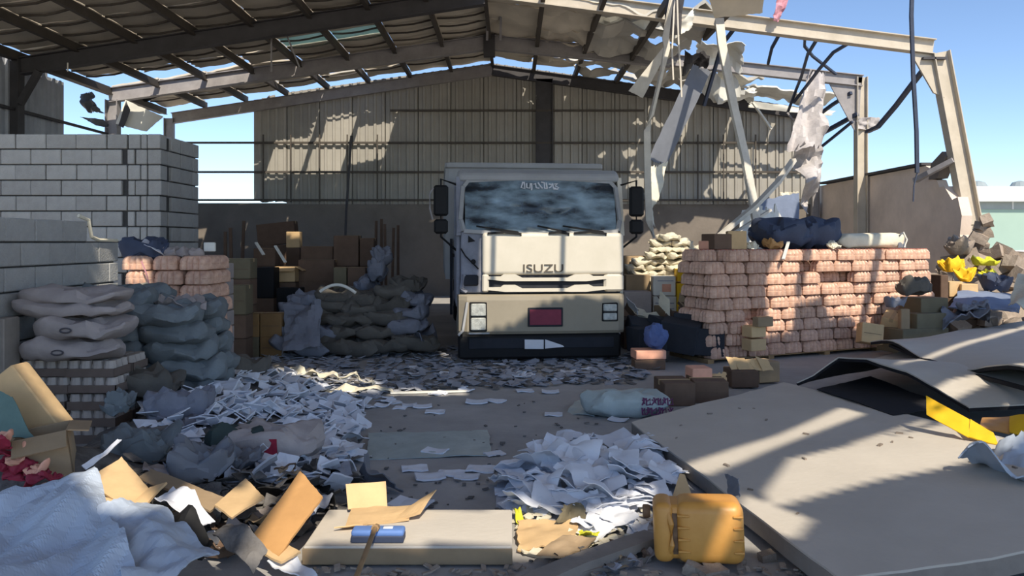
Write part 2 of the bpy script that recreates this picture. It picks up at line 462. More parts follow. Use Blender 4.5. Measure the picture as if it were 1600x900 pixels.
# unseen front roof, added as a shade; holes shaped to make the sun patches
def up(p):                                            # where the sun ray that ends in p crosses the roof
    p = Vector(p); z = 6.5
    for _ in range(6):
        q = p - SD * ((z - p.z) / -SD.z); z = zr(max(XL - 3, min(XR + 3, q.x)))
    return q
def hole(pts): return [(q.x, q.y) for q in (up(p) for p in pts)]
def wp(d, *pp): return [W(x, y, d) for x, y in pp]
def gp(z, *pp): return [G(x, y, z) for x, y in pp]
def stackd(px): return 10.3 + (px - 1105) / 365 * 1.9
SUN_HOLES = [
    hole(wp(10.5, (752, 366), (975, 340), (980, 464), (900, 466), (842, 486), (800, 520), (708, 548), (708, 462), (748, 458))),
    hole([W(x, y, stackd(x)) for x, y in ((1205, 415), (1228, 380), (1500, 370), (1500, 470), (1385, 470), (1370, 505), (1345, 545), (1325, 500), (1290, 500), (1285, 465), (1240, 480), (1236, 520), (1165, 525), (1165, 505), (1200, 500), (1195, 440))]),
    hole(wp(12.8, (985, 385), (1030, 350), (1110, 350), (1110, 490), (1060, 478), (985, 500))),
    hole(wp(14.0, (1135, 300), (1240, 290), (1240, 390), (1150, 385))),
    hole(gp(0.1, (470, 853), (528, 797), (830, 797), (830, 853))),
    hole(gp(0.05, (800, 790), (905, 812), (1010, 770), (1020, 800), (960, 835), (900, 868), (800, 862))),
    hole(gp(0.25, (370, 870), (385, 760), (470, 720), (520, 790), (440, 872))),
    hole(gp(0.2, (520, 800), (520, 760), (600, 755), (640, 800))),
    hole(gp(0.4, (120, 760), (190, 700), (250, 770), (300, 730), (410, 745), (420, 800), (335, 806), (262, 786), (200, 800), (150, 790))),
    hole(wp(4.65, (18, 570), (40, 552), (128, 650), (96, 672))),
    hole(gp(0.02, (430, 572), (470, 575), (575, 592), (600, 600), (430, 598))),
    hole(gp(0.02, (490, 606), (600, 606), (730, 610), (730, 616), (520, 616))),
    hole(wp(7.7, (143, 374), (198, 374), (205, 432), (240, 455), (150, 462), (160, 440))),
    hole(wp(8.75, (190, 402), (232, 402), (236, 452), (192, 440))),
    hole(wp(14.6, (446, 362), (470, 362), (470, 388), (446, 388))),
    hole(wp(13.2, (428, 414), (462, 414), (462, 442), (428, 442))),
    hole(wp(11.4, (500, 444), (556, 444), (556, 462), (500, 462))),
    hole(wp(9.1, (1075, 572), (1140, 568), (1145, 605), (1075, 605))),
    hole(wp(9.4, (1140, 565), (1210, 560), (1210, 590), (1140, 592))),
    hole(wp(9.9, (990, 540), (1040, 545), (1030, 562), (990, 562))),
    hole(gp(0.32, (1080, 772), (1165, 770), (1168, 835), (1148, 820), (1135, 795), (1090, 785))),
    # stripes on the fallen panels
    hole(gp(0.15, (1062, 727), (1215, 680), (1312, 640), (1350, 652), (1262, 682), (1110, 742))),
    hole(gp(0.15, (1205, 797), (1195, 770), (1232, 720), (1480, 668), (1560, 700), (1556, 722), (1470, 742), (1360, 760))),
    hole(gp(0.2, (1330, 690), (1450, 655), (1452, 662), (1340, 692))),
    hole(gp(0.35, (1450, 612), (1480, 600), (1575, 590), (1585, 598), (1520, 612), (1480, 624))),
    hole(gp(0.35, (1385, 585), (1400, 576), (1600, 516), (1600, 523), (1470, 562))),
    hole(gp(0.4, (1495, 642), (1620, 612), (1620, 625), (1500, 650))),
    hole(gp(0.05, (1120, 845), (1150, 790), (1250, 835), (1230, 860))),
    # roof cut away where no shade is wanted, to let in more daylight
    [(-12, -6), (-3.0, -6), (-3.0, 4.0), (-5.5, 5.2), (-12, 5.2)],
    [(-12, -6), (12, -6), (12, -3.8), (-12, -3.8)],
    [(7.9, -4), (12, -4), (12, 3.2), (8.4, 3.2)],
    [(6.9, 7.4), (11, 7.4), (11, 14), (6.2, 14), (6.6, 9)],
]
def cuts(y, x0, x1):
    keep = [(x0, x1)]
    for H in SUN_HOLES:
        xs = []; n = len(H)
        for i in range(n):
            (xa, ya), (xb, yb) = H[i], H[(i+1) % n]
            if (ya > y) != (yb > y): xs.append(xa + (xb - xa) * (y - ya) / (yb - ya))
        xs.sort()
        for a, b in zip(xs[::2], xs[1::2]):
            nk = []
            for p, q in keep:
                if b <= p or a >= q: nk.append((p, q)); continue
                if a > p: nk.append((p, a))
                if b < q: nk.append((b, q))
            keep = nk
    return [(p, q) for p, q in keep if q - p > 0.03]
y = -4.4
STEP = 0.07
while y < 12.55:
    for xa, xb in ((XL, XM), (XM, XR)):
        mb = MB()
        for i in range(17):
            yy = y + i * STEP
            if yy > 12.55: break
            for p, q in cuts(yy + STEP / 2, xa, xb):
                mb.hexa([(p, yy, zr(p)), (q, yy, zr(q)), (q, yy + STEP, zr(q)), (p, yy + STEP, zr(p)),
                         (p, yy, zr(p) + .02), (q, yy, zr(q) + .02), (q, yy + STEP, zr(q) + .02), (p, yy + STEP, zr(p) + .02)])
        if mb.v: mb.build('shade_sheet', 'roofsheet', ceil)
    y += 17 * STEP

# ------------------------------------------------------------------ portal frames
def ibeam(mb, a, b, h, w, tw=0.02, tf=0.02, side=None):
    a, b = Vector(a), Vector(b); d = (b - a).normalized()
    yv = Vector((0, 1, 0)); n = d.cross(yv).normalized()
    def slab(o, hh, ww):
        vs = []
        for zz in (-hh/2, hh/2):
            for p, s in ((a, -1), (b, -1), (b, 1), (a, 1)): vs.append(p + n * (o + zz) + yv * (s * ww / 2))
        mb.hexa(vs)
    slab(0, h, tw); slab(h/2, tf, w); slab(-h/2, tf, w)
    return mb
def haunch(mb, pts, y, w):
    return mb.prism(pts, y - w/2, y + w/2)
# nearest frame: roof's shade painted into left half's dark steel, right half pushed over
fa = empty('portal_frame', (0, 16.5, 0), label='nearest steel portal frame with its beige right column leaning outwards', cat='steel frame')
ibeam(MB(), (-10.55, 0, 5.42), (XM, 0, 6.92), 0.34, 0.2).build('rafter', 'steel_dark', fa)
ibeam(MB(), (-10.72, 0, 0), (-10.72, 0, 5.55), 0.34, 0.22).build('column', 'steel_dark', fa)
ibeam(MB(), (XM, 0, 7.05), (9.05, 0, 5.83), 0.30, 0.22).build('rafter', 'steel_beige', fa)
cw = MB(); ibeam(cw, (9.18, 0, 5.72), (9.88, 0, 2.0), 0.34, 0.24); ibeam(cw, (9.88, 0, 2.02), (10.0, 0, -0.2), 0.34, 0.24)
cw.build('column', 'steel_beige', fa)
haunch(MB(), [(8.55, 5.72), (9.05, 5.66), (9.28, 4.75), (9.05, 4.85)], 0, 0.05).build('haunch', 'steel_beige', fa)
MB().box(8.78, 9.28, -0.12, 0.12, 5.55, 5.6).build('end_plate', 'steel_dark', fa)
MB().bar([(-10.5, -0.1, 4.6), (-10.1, -0.1, 5.3)], 0.12, 0.12).build('haunch', 'steel_dark', fa)
# second frame
fb = empty('portal_frame', (0, 20.3, 0), label='middle steel portal frame crossing in front of the gable wall', cat='steel frame')
ibeam(MB(), (-10.66, 0, 5.52), (XM, 0, 6.92), 0.36, 0.2).build('rafter', 'steel_grey', fb)
ibeam(MB(), (XM, 0, 6.92), (4.2, 0, 6.45), 0.36, 0.2).build('rafter', 'steel_grey', fb)
ibeam(MB(), (4.2, 0, 6.45), (9.25, 0, 5.9), 0.28, 0.2).build('rafter', 'steel_grey', fb)
ibeam(MB(), (-10.55, 0, 0), (-10.55, 0, 5.4), 0.3, 0.22).build('column', 'steel_grey', fb)
ibeam(MB(), (9.22, 0, 0), (9.22, 0, 6.0), 0.26, 0.24).build('column', 'steel_beige', fb)
haunch(MB(), [(8.35, 5.9), (9.22, 5.85), (9.15, 4.4)], 0, 0.04).build('haunch', 'steel_grey', fb)
MB().box(-0.75, -0.45, -0.14, 0.14, 6.55, 7.12).build('ridge_plate', 'steel_dark', fb)
# gable frame
fc = empty('portal_frame', (0, 23.3, 0), label='rear steel portal frame at the top of the corrugated gable', cat='steel frame')
ibeam(MB(), (-10.3, 0, 5.40), (XM, 0, 6.86), 0.3, 0.16).build('rafter', 'steel_grey', fc)
ibeam(MB(), (XM, 0, 6.86), (9.3, 0, 5.48), 0.3, 0.16).build('rafter', 'steel_dark', fc)
ibeam(MB(), (-10.4, 0, 0), (-10.4, 0, 5.4), 0.26, 0.16).build('column', 'steel_grey', fc)
ibeam(MB(), (9.2, 0, 0), (9.2, 0, 5.5), 0.2, 0.16).build('column', 'steel_grey', fc)
ibeam(MB(), (0.98, 0, 0), (0.98, 0, 6.6), 0.5, 0.14).build('column', 'steel_dark', fc)

# ------------------------------------------------------------------ back wall with corrugated gable
wb = st(MB().box(-10.7, 9.5, 23.5, 23.75, -0.1, 2.84).build('wall_back', 'wallgrey'), 'low rendered back wall carrying a corrugated gable', 'wall')
def rib_profile(w, rib=0.25):
    pts = []; x = 0.0
    while x < w - 1e-6:
        for a, d in ((0, 0), (0.14, 0), (0.165, 0.045), (0.225, 0.045)):
            if x + a <= w: pts.append((x + a, d))
        x += rib
    pts.append((w, 0)); return pts
def siding(x0, w, zb, zt, parent, y, name='siding_sheet', m='siding', tops=None, bots=None):
    pr = rib_profile(w); vs = []; fs = []
    for i, (a, d) in enumerate(pr):
        x = x0 + a
        t = (tops(x) if tops else zt); b = (bots(x) if bots else zb)
        vs += [(x, y - d, b), (x, y - d, t), (x, y - d + 0.006, b), (x, y - d + 0.006, t)]
        if i: k = 4*(i-1); fs += [(k, k+4, k+5, k+1), (k+2, k+3, k+7, k+6), (k+1, k+5, k+7, k+3), (k, k+2, k+6, k+4)]
    n = 4*(len(pr)-1); fs += [(0, 1, 3, 2), (n, n+2, n+3, n+1)]
    return MB().add(vs, fs).build(name, m, parent)
gt = lambda x: zr(x) - 0.12
x = -7.87; i = 0
while x < 8.8:
    w = 1.0
    bt = None
    if i == 0: bt = lambda x: 2.84 + 0.25 * abs(fbm((x * 3, 0, 1)))
    siding(x, w + 0.02, 2.80, 0, wb, 23.42, tops=gt if i else (lambda x: gt(x) - 0.3 * abs(fbm((x*5, 2, 1)))), bots=bt)
    x += w; i += 1
for z, xa, xb in ((5.64, -3.7, 4.0), (4.66, -10.4, 9.0), (3.77, -10.4, 9.0), (2.92, -10.4, 9.0)):
    MB().box(xa, xb, 23.28, 23.34, z - 0.03, z + 0.03).build('girt', 'purlin', wb)
for px in (412, 455, 500, 543, 590, 1090, 1130, 1180):
    x = (px - 800) / F * 23.3
    MB().box(x - 0.018, x + 0.018, 23.24, 23.28, 2.86, min(4.9, gt(x))).build('sag_rod', 'purlin', wb)

# ------------------------------------------------------------------ left wall: dark siding on the frames above
wl = st(MB().box(-10.95, -10.75, 9.0, 23.5, -0.1, 2.9).build('wall_left', 'wallgrey'), 'left side wall with dark corrugated siding above', 'wall')
for j, (ya, yb, zt) in enumerate(((13.0, 14.0, 5.6), (14.0, 15.0, 5.6), (15.0, 16.0, 5.6), (16.0, 17.0, 5.6), (17.0, 17.9, 5.58), (17.9, 18.55, 5.5))):
    pr = rib_profile(yb - ya - 0.01); vs = []; fs = []
    for i, (a, d) in enumerate(pr):
        for xx, z in ((-10.82 + d, 2.9), (-10.82 + d, zt), (-10.826 + d, 2.9), (-10.826 + d, zt)): vs.append((xx, ya + a, z))
        if i: k = 4*(i-1); fs += [(k, k+4, k+5, k+1), (k+2, k+3, k+7, k+6), (k+1, k+5, k+7, k+3), (k, k+2, k+6, k+4)]
    MB().add(vs, fs).build('siding_sheet', 'siding_dark', wl)
for z in (3.7, 4.5): MB().box(-10.72, -10.66, 12.5, 20.3, z - 0.03, z + 0.03).build('girt', 'steel_dark', wl)
MB().box(-10.75, -10.6, 12.6, 23.4, 5.55, 5.66).build('eave_beam', 'steel_dark', wl)

# ------------------------------------------------------------------ right wall, rendered, its near end broken
prof = [(23.5, -0.1), (23.5, 3.36), (17.45, 3.38), (17.3, 3.3), (17.25, 3.06), (17.0, 3.02), (16.9, 2.85), (16.7, 2.86), (16.55, 2.7), (16.4, 2.55), (16.2, 2.6), (16.05, 2.2), (16.12, 1.8), (15.95, 1.4), (15.98, 1.0), (15.8, 0.6), (15.7, -0.1)]
MBr = MB(); MBr.prism(prof, 0, 0.22, Matrix(((0, 1, 0, 9.4), (1, 0, 0, 0), (0, 0, 1, 0), (0, 0, 0, 1))))
wr = st(MBr.build('wall_right', 'plaster'), 'brown rendered side wall with a broken near end', 'wall')
MB().box(9.32, 9.62, 17.5, 23.4, 3.40, 3.46).build('top_rail', 'steel_dark', wr)
MB().prism([(17.2, 3.4), (16.75, 3.62), (16.6, 3.5), (16.95, 3.05), (17.3, 3.05)], 0, 0.24, Matrix(((0, 1, 0, 9.38), (1, 0, 0, 0), (0, 0, 1, 0), (0, 0, 0, 1)))).build('broken_block', 'wallgrey', wr)

# ------------------------------------------------------------------ block walls on the left, block by block
def block_mesh(l, w, h):
    b = bmesh.new(); bmesh.ops.create_cube(b, size=1.0)
    bmesh.ops.scale(b, vec=(l, w, h), verts=b.verts)
    bmesh.ops.bevel(b, geom=list(b.edges), offset=0.008, segments=1, affect='EDGES')
    me = bpy.data.meshes.new('block'); b.to_mesh(me); b.free(); me.materials.append(MATS['block']); return me
BM = {}
def block(parent, l, w, h, loc, rz=0.0):
    key = (round(l, 3), round(w, 3), round(h, 3))
    if key not in BM: BM[key] = block_mesh(*key)
    o = inst('block', BM[key], (loc[0] + rnd(-.003, .003), loc[1] + rnd(-.006, .006), loc[2]), (0, 0, rz + rnd(-.008, .008)), parent=parent)
    return o
Hc = 0.206
wx = st(MB().box(-7.6, -4.70, 10.24, 10.38, 0, 3.06).box(-4.86, -4.70, 10.3, 11.4, 0, 3.06).build('wall_front_left', 'mortar'), 'tall grey concrete block wall ending in a pier', 'wall')
for r_ in range(15):
    z = (r_ + 0.5) * Hc
    off = 0.0 if r_ % 2 else 0.2
    x = -7.6 + off - 0.4
    if r_ == 14: pass
    xe = -5.12
    while x < xe - 0.05:
        a = max(x, -7.6); b = min(x + 0.395, xe)
        if b - a > 0.08: block(wx, b - a, 0.2, Hc - 0.016, ((a + b) / 2, 10.3, z))
        x += 0.403
    seq = ((0.10, 0.16, 0.19) if r_ % 2 else (0.17, 0.09, 0.18))
    x = xe + 0.01
    for L in seq:
        block(wx, L - 0.012, 0.2, Hc - 0.016, (x + L / 2, 10.30 + rnd(-.012, .012), z)); x += L + 0.004
    y0 = 10.42 + (0 if r_ % 2 else 0.1)
    for L in ((0.39, 0.39, 0.19) if r_ % 2 else (0.29, 0.39, 0.2)):
        block(wx, 0.2, L, Hc - 0.016, (-4.76, y0 + L / 2, z)); y0 += L + 0.01
wn = st(MB().box(-4.28, -4.13, 4.4, 7.44, 0, 1.82).box(-4.28, -4.13, 7.44, 7.96, 0, 1.62).build('wall_near_left', 'mortar'), 'low grey concrete block wall beside the stacked trays', 'wall')
for r_ in range(9):
    z = (r_ + 0.5) * Hc
    y0 = 4.4 + (0 if r_ % 2 else 0.2) - 0.4
    ye = 7.45 if r_ == 8 else 8.0
    while y0 < ye - 0.06:
        a = max(y0, 4.4); b = min(y0 + 0.395, ye)
        if b - a > 0.06: block(wn, 0.2, b - a, Hc - 0.014, (-4.2, (a + b) / 2, z))
        y0 += 0.403
MB().tube([(-4.12, 7.3, 1.9), (-4.09, 7.42, 1.86), (-4.09, 7.47, 1.7), (-4.09, 7.6, 1.67), (-4.09, 7.95, 1.665)], 0.018, 6).build('mortar_bead', 'sack_white', wn)

# ------------------------------------------------------------------ the truck
def text_part(name, body, size, extrude, m, parent, loc, rot, sx=1.0):
    cu = bpy.data.curves.new(name, 'FONT'); cu.body = body; cu.size = size; cu.extrude = extrude
    cu.align_x = 'CENTER'; cu.align_y = 'CENTER'
    t = bpy.data.objects.new(name + '_src', cu); COL.objects.link(t)
    dg = bpy.context.evaluated_depsgraph_get()
    me = bpy.data.meshes.new_from_object(t.evaluated_get(dg)); me.name = name
    bpy.data.objects.remove(t)
    me.materials.clear(); me.materials.append(MATS[m])
    return inst(name, me, loc, rot, (sx, 1, 1), parent)

truck = empty('truck', (0.40, 10.55, 0), (0, 0, R(5.5)), 'cream cab-over cargo truck with a shattered windscreen standing in the warehouse', 'truck')
T = truck
# floor pan, back wall, roof and side panels of the cab
cab = MB()
cab.cbox(-1.12, 1.14, 0.10, 1.70, 0.62, 0.98, 0.03)
cab.cbox(-1.12, 1.14, 1.60, 1.70, 0.9, 2.62, 0.03)
cab.build('cab_floor', 'darkinterior', T)
rf = MB()
pr = [(0.20, 2.49), (0.22, 2.60), (0.36, 2.67), (0.7, 2.70), (1.62, 2.70), (1.72, 2.62), (1.72, 2.5), (0.5, 2.5)]
rf.prism(pr, -1.13, 1.15, Matrix(((0, 1, 0, 0), (1, 0, 0, 0), (0, 0, 1, 0), (0, 0, 0, 1))))
ro = rf.build('cab_roof', 'truckgrey', T)  # the shade on the cab roof is put into its grey colour
bv = ro.modifiers.new('bevel', 'BEVEL'); bv.width = 0.06; bv.segments = 3; bv.limit_method = 'ANGLE'
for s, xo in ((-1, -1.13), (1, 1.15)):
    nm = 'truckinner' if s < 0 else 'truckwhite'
    d = MB()
    d.cbox(xo - 0.03, xo + 0.03, 0.12, 1.66, 0.75, 1.75, 0.015)                # door below the window
    d.hexa([(xo - .03, 0.05, 1.74), (xo + .03, 0.05, 1.74), (xo + .03, 0.16, 1.74), (xo - .03, 0.16, 1.74), (xo - .03, 0.24, 2.56), (xo + .03, 0.24, 2.56), (xo + .03, 0.36, 2.56), (xo - .03, 0.36, 2.56)])
    d.cbox(xo - 0.03, xo + 0.03, 1.5, 1.68, 1.72, 2.58, 0.012)
    dd = d.build('door', nm, T)
    MB().cbox(xo + s * 0.02, xo + s * 0.06, 1.2, 1.4, 1.42, 1.47, 0.01).build('door_handle', 'black', dd)
    MB().box(xo - 0.006, xo + 0.006, 0.3, 1.5, 1.75, 2.5).build('window_glass', 'cracked_glass', dd)
# windscreen surround and glass
fr = MB()
def ws(x, z): return (x, 0.03 + (z - 1.78) * 0.30, z)
def strip(pts, w=0.05, dep=0.06):
    for a, b in zip(pts[:-1], pts[1:]):
        fr.bar([ws(*a), ws(*b)], w, w) 
strip([(-1.06, 1.80), (-1.10, 1.95), (-1.06, 2.42), (-1.0, 2.50), (-0.4, 2.535), (0.42, 2.535), (1.02, 2.50), (1.09, 2.42), (1.12, 1.95), (1.08, 1.80), (0.4, 1.765), (-0.4, 1.765), (-1.06, 1.80)])
fr.build('windscreen_frame', 'truckgrey', T)
MB().add([ws(-1.08, 1.93), ws(-1.04, 2.42), ws(-1.0, 2.48), ws(-1.15, 2.52), ws(-1.15, 1.78), ws(-1.06, 1.80)], [(0, 1, 2, 3, 4, 5)]).build('corner_post', 'truckinner', T)
def wsf(u, v):
    x = -1.04 + 2.11 * u; z = 1.79 + 0.72 * v
    sag = 0.10 * math.sin(math.pi * u) ** 0.6 * math.sin(math.pi * v)
    c = 0.035 * ridged((x * 2, z * 5, 1), 1.6) * math.sin(math.pi * u) * (1 - v) + 0.05 * fbm((x * 1.3, z * 2.4, 4))
    return (x, 0.05 + (z - 1.78) * 0.30 - 0.05 * math.sin(math.pi * u) + sag * 0.4 + c * (math.sin(math.pi*v)**.5 if 0<v<1 else 0), z)
MB().sheet(wsf, 36, 18, 0.008).build('windscreen', 'cracked_glass', T, smooth=True)
# script across the top of the windscreen: traced strokes
sg = MB()
def stroke(pts, r=0.011):
    q = [(-0.27 + (x - 808) / 113.0 * 1.0, 0.0, 2.475 - (y - 281) / 113.0) for x, y in pts]
    sg.tube([(x, 0.03 + (z - 1.78) * 0.30 - 0.075, z) for x, _, z in q], r, 5)
for s_ in (((812, 280), (809, 289), (815, 290.5), (814, 280)), ((818, 282), (818, 289), (823, 290), (824, 282)), ((826, 282), (826, 290), (825, 293)),
           ((829, 284), (832, 282), (833, 289), (838, 290)), ((836, 281), (840, 287), (843, 290)), ((841, 280), (846, 281), (846, 290), (851, 290)),
           ((849, 281), (850, 289)), ((853, 283), (858, 284), (856, 288), (853, 289)), ((859, 282), (860, 289), (864, 290)), ((862, 283), (867, 282), (863, 286), (869, 289), (867, 291), (860, 291))):
    stroke(s_)
sg.build('windscreen_lettering', 'whiteletter', T)
# dashboard, seats, steering wheel behind the glass
MB().cbox(-1.05, 1.06, 0.16, 0.5, 1.45, 1.80, 0.04).build('dashboard', 'darkinterior', T)
for xs in (-0.6, 0.62):
    MB().cbox(xs - 0.26, xs + 0.26, 0.75, 1.25, 1.2, 1.4, 0.05).cbox(xs - 0.25, xs + 0.25, 1.2, 1.38, 1.35, 2.05, 0.05).cbox(xs - 0.14, xs + 0.14, 1.22, 1.34, 2.07, 2.27, 0.04).build('seat', 'truckinner', T)
rim = [(-0.6 + 0.21 * math.cos(a * math.pi / 9), 0.55 + 0.08 * math.sin(a * math.pi / 9), 1.86 + 0.19 * math.sin(a * math.pi / 9)) for a in range(19)]
MB().tube(rim, 0.018, 6).tube([(-0.6, 0.4, 1.6), (-0.6, 0.55, 1.86)], 0.03, 6).build('steering_wheel', 'black', T)
# front panel: left corner torn away, bare inner metal shows
MB().cbox(-1.10, 1.08, 0.06, 0.14, 0.95, 1.80, 0.015).build('inner_panel', 'truckinner', T)
hood = MB(); hood.cbox(-0.81, 1.15, -0.05, 0.07, 1.20, 1.775, 0.03)
ho = hood.build('front_panel', 'truckwhite', T)
bv = ho.modifiers.new('bevel', 'BEVEL'); bv.width = 0.02; bv.segments = 2; bv.limit_method = 'ANGLE'
MB().cbox(0.87, 1.15, -0.05, 0.10, 0.965, 1.21, 0.03).build('corner_panel', 'truckwhite', T)
MB().cbox(-0.81, -0.72, -0.05, 0.10, 0.965, 1.21, 0.02).build('corner_panel', 'truckwhite', T)
MB().box(-0.74, 0.9, 0.0, 0.06, 0.965, 1.21).build('grille_recess', 'darkinterior', T)
gr = MB()
for zt in (1.145, 1.0):
    pl = [(-0.74, zt - .005), (-0.74, zt + .035), (-0.56, zt + .035), (-0.52, zt + .065), (-0.36, zt + .065), (-0.26, zt + .015), (0.36, zt + .015), (0.46, zt + .06), (0.66, zt + .065), (0.72, zt + .035), (0.9, zt + .035), (0.9, zt - .005), (0.62, zt - .035), (0.40, zt - .035), (0.30, zt - .03), (-0.22, zt - .03), (-0.34, zt - .03), (-0.5, zt - .03)]
    b = MB(); b.prism(pl, -0.055, 0.0); b.build('grille_bar', 'truckwhite', T)
text_part('maker_lettering', 'ISUZU', 0.155, 0.008, 'darkletter', T, (0.02, -0.058, 1.285), (R(90), 0, 0), 1.35)
for (xa, xb, z, dz) in ((-0.74, -0.28, 1.765, 0.0), (0.1, 0.38, 1.77, 0.0), (0.45, 0.9, 1.77, 0.0)):
    w = MB(); w.bar([(xa, -0.05, z), ((xa + xb) / 2, -0.07, z + 0.02), (xb, -0.05, z - 0.01)], 0.035, 0.03)
    w.tube([(xb, -0.05, z - 0.03), (xb - 0.05, -0.055, z + 0.02), (xa - 0.15, 0.0, z + 0.10)], 0.012, 5)
    w.build('wiper', 'black', T)
# exposed corner: brackets, hose, hole
MB().add([(-1.0, 0.05, 1.74), (-0.9, 0.05, 1.66), (-1.0, 0.05, 1.64)], [(0, 1, 2)]).build('torn_hole', 'black', T)
MB().tube([(-1.1, 0.03, 1.56), (-1.04, 0.02, 1.46), (-0.94, 0.02, 1.36), (-0.86, 0.03, 1.28)], 0.01, 5).build('cable', 'black', T)
MB().lathe([(0.03, 0), (0.035, 0.03), (0.02, 0.04)], 10, Matrix.Translation((-0.93, 0.05, 1.38)) @ Matrix.Rotation(R(90), 4, 'X')).build('bolt', 'black', T)
MB().cbox(-1.08, -0.86, 0.0, 0.08, 1.05, 1.2, 0.02).build('bracket', 'darkinterior', T)
MB().bar([(-1.06, 0.02, 1.2), (-1.09, 0.0, 1.02), (-1.02, 0.0, 0.97)], 0.05, 0.04).build('bracket', 'truckinner', T)
# bumper
bp = MB()
sec = [(-1.15, 0.12), (-1.13, -0.02), (-1.02, -0.10), (-0.3, -0.125), (0.3, -0.125), (1.06, -0.10), (1.15, -0.03), (1.17, 0.12)]
def ring(z, k=0.0):
    return [(x, y + k, z) for x, y in sec] + [(1.1, 0.14, z), (-1.1, 0.14, z)]
vs = []; lv = ((0.40, 0.03), (0.44, 0.0), (0.86, -0.01), (0.915, 0.0), (0.935, 0.05))
for z, k in lv: vs += ring(z, k)
n = 10; fs = [tuple(range(n - 1, -1, -1)), tuple(range(4*n, 5*n))]
for l in range(4):
    for k in range(n): fs.append((l*n+k, l*n+(k+1)%n, (l+1)*n+(k+1)%n, (l+1)*n+k))
bump_o = bp.add(vs, fs).build('bumper', 'bumper_paint', T)
MB().cbox(-1.14, 1.10, -0.08, 0.1, 0.06, 0.40, 0.03).build('lower_bumper', 'black', T)
MB().cbox(-1.0, 1.0, -0.095, -0.06, 0.2, 0.345, 0.01).build('air_slot', 'darkinterior', T)
def lamp(x0, x1, z0, z1, yy, tilt=0.0):
    e = MB().cbox(x0 - .02, x1 + .02, yy, yy + 0.06, z0 - .02, z1 + .02, 0.01).build('headlight', 'black', T)
    k = MB(); k.cbox(x0, x1, yy - 0.025, yy + 0.01, z0, (z0 + z1) / 2 - .01, 0.012); k.cbox(x0, x1, yy - 0.025, yy + 0.01, (z0 + z1) / 2 + .01, z1, 0.012)
    k.build('lens', 'lens', e)
lamp(-0.97, -0.77, 0.46, 0.82, -0.125)
lamp(0.84, 1.03, 0.58, 0.80, -0.12)
MB().bar([(-1.02, -0.14, 0.84), (-1.08, -0.15, 0.46), (-1.14, -0.15, 0.40)], 0.05, 0.03).bar([(-1.0, -0.15, 0.42), (-0.72, -0.14, 0.42)], 0.03, 0.02).build('lamp_bezel', 'truckgrey', T)
pl_ = MB().cbox(-0.20, 0.28, -0.150, -0.125, 0.50, 0.76, 0.008).build('number_plate', 'darkinterior', T)
MB().cbox(-0.175, 0.255, -0.158, -0.149, 0.525, 0.735, 0.003).build('plate_face', 'plate', pl_)
MB().sheet(qfn((-0.24, -0.11, 0.20), (0.02, -0.11, 0.195), (0.02, -0.105, 0.32), (-0.24, -0.105, 0.325), 0.01, 5, 2), 6, 4, 0.006).build('torn_sticker', 'whiteletter', T)
MB().sheet(qfn((0.04, -0.11, 0.20), (0.30, -0.11, 0.22), (0.28, -0.105, 0.24), (0.04, -0.105, 0.325), 0.01, 5, 3), 6, 4, 0.006).build('torn_sticker', 'whiteletter', T)
# mirrors on arms
def mirror(s, x, yy):
    e = MB().tube([(s * 1.12, 0.3, 2.44), (x, yy, 2.50), (x, yy, 1.72), (s * 1.14, 0.25, 1.52)], 0.016, 6).build('mirror_arm', 'black', T)
    MB().cbox(x - 0.10, x + 0.10, yy - 0.05, yy + 0.05, 2.0, 2.42, 0.03).build('mirror', 'black', e)
    MB().cbox(x - 0.095, x + 0.095, yy - 0.05, yy + 0.05, 1.76, 1.96, 0.03).build('mirror', 'black', e)
    return e
mirror(-1, -1.37, -0.02); mirror(1, 1.33, -0.02)
MB().tube([(-1.48, -0.04, 1.95), (-1.52, -0.06, 2.1), (-1.52, -0.06, 2.3), (-1.47, -0.04, 2.38)], 0.012, 5).build('mirror_guard', 'steel_grey', T)
# cargo body with rim and stiffeners
cg = MB().box(-1.24, 1.22, 1.95, 7.4, 1.05, 1.2).box(-1.24, 1.22, 1.95, 2.02, 1.2, 2.9).box(-1.24, -1.18, 2.02, 7.4, 1.2, 2.9).box(1.16, 1.22, 2.02, 7.4, 1.2, 2.9).box(-1.24, 1.22, 7.34, 7.4, 1.2, 2.9)
co = cg.build('cargo_body', 'truckgrey', T)
MB().cbox(-1.28, 1.26, 1.90, 2.06, 2.84, 2.93, 0.015).build('top_rail', 'truckgrey', co)
for s, x in ((-1, -1.26), (1, 1.24)):
    MB().cbox(x - 0.04, x + 0.04, 1.95, 7.44, 2.84, 2.93, 0.015).build('top_rail', 'truckgrey', co)
    for k in range(8):
        MB().box(x - 0.03, x + 0.03, 1.98 + k * 0.75, 2.06 + k * 0.75, 1.05, 2.86).build('stiffener', 'truckgrey', co)
MB().box(-0.45, -0.35, 0.2, 7.3, 0.6, 0.9).box(0.35, 0.45, 0.2, 7.3, 0.6, 0.9).box(-1.0, 1.0, 0.9, 1.1, 0.42, 0.54).box(-1.0, 1.0, 5.5, 5.7, 0.42, 0.54).build('chassis', 'black', T)
wprof = [(0.20, -0.13), (0.42, -0.13), (0.47, -0.10), (0.48, 0), (0.47, 0.10), (0.42, 0.13), (0.20, 0.13)]
wm = MB().lathe(wprof, 28, Matrix.Rotation(R(90), 4, 'Y')).mesh('wheel', 'tyre', True)
hm = MB().lathe([(0.05, -0.16), (0.12, -0.15), (0.21, -0.11), (0.26, -0.05), (0.26, 0.05), (0.21, 0.11), (0.12, 0.15), (0.05, 0.16)], 20, Matrix.Rotation(R(90), 4, 'Y')).mesh('hub', 'steel_grey', True)
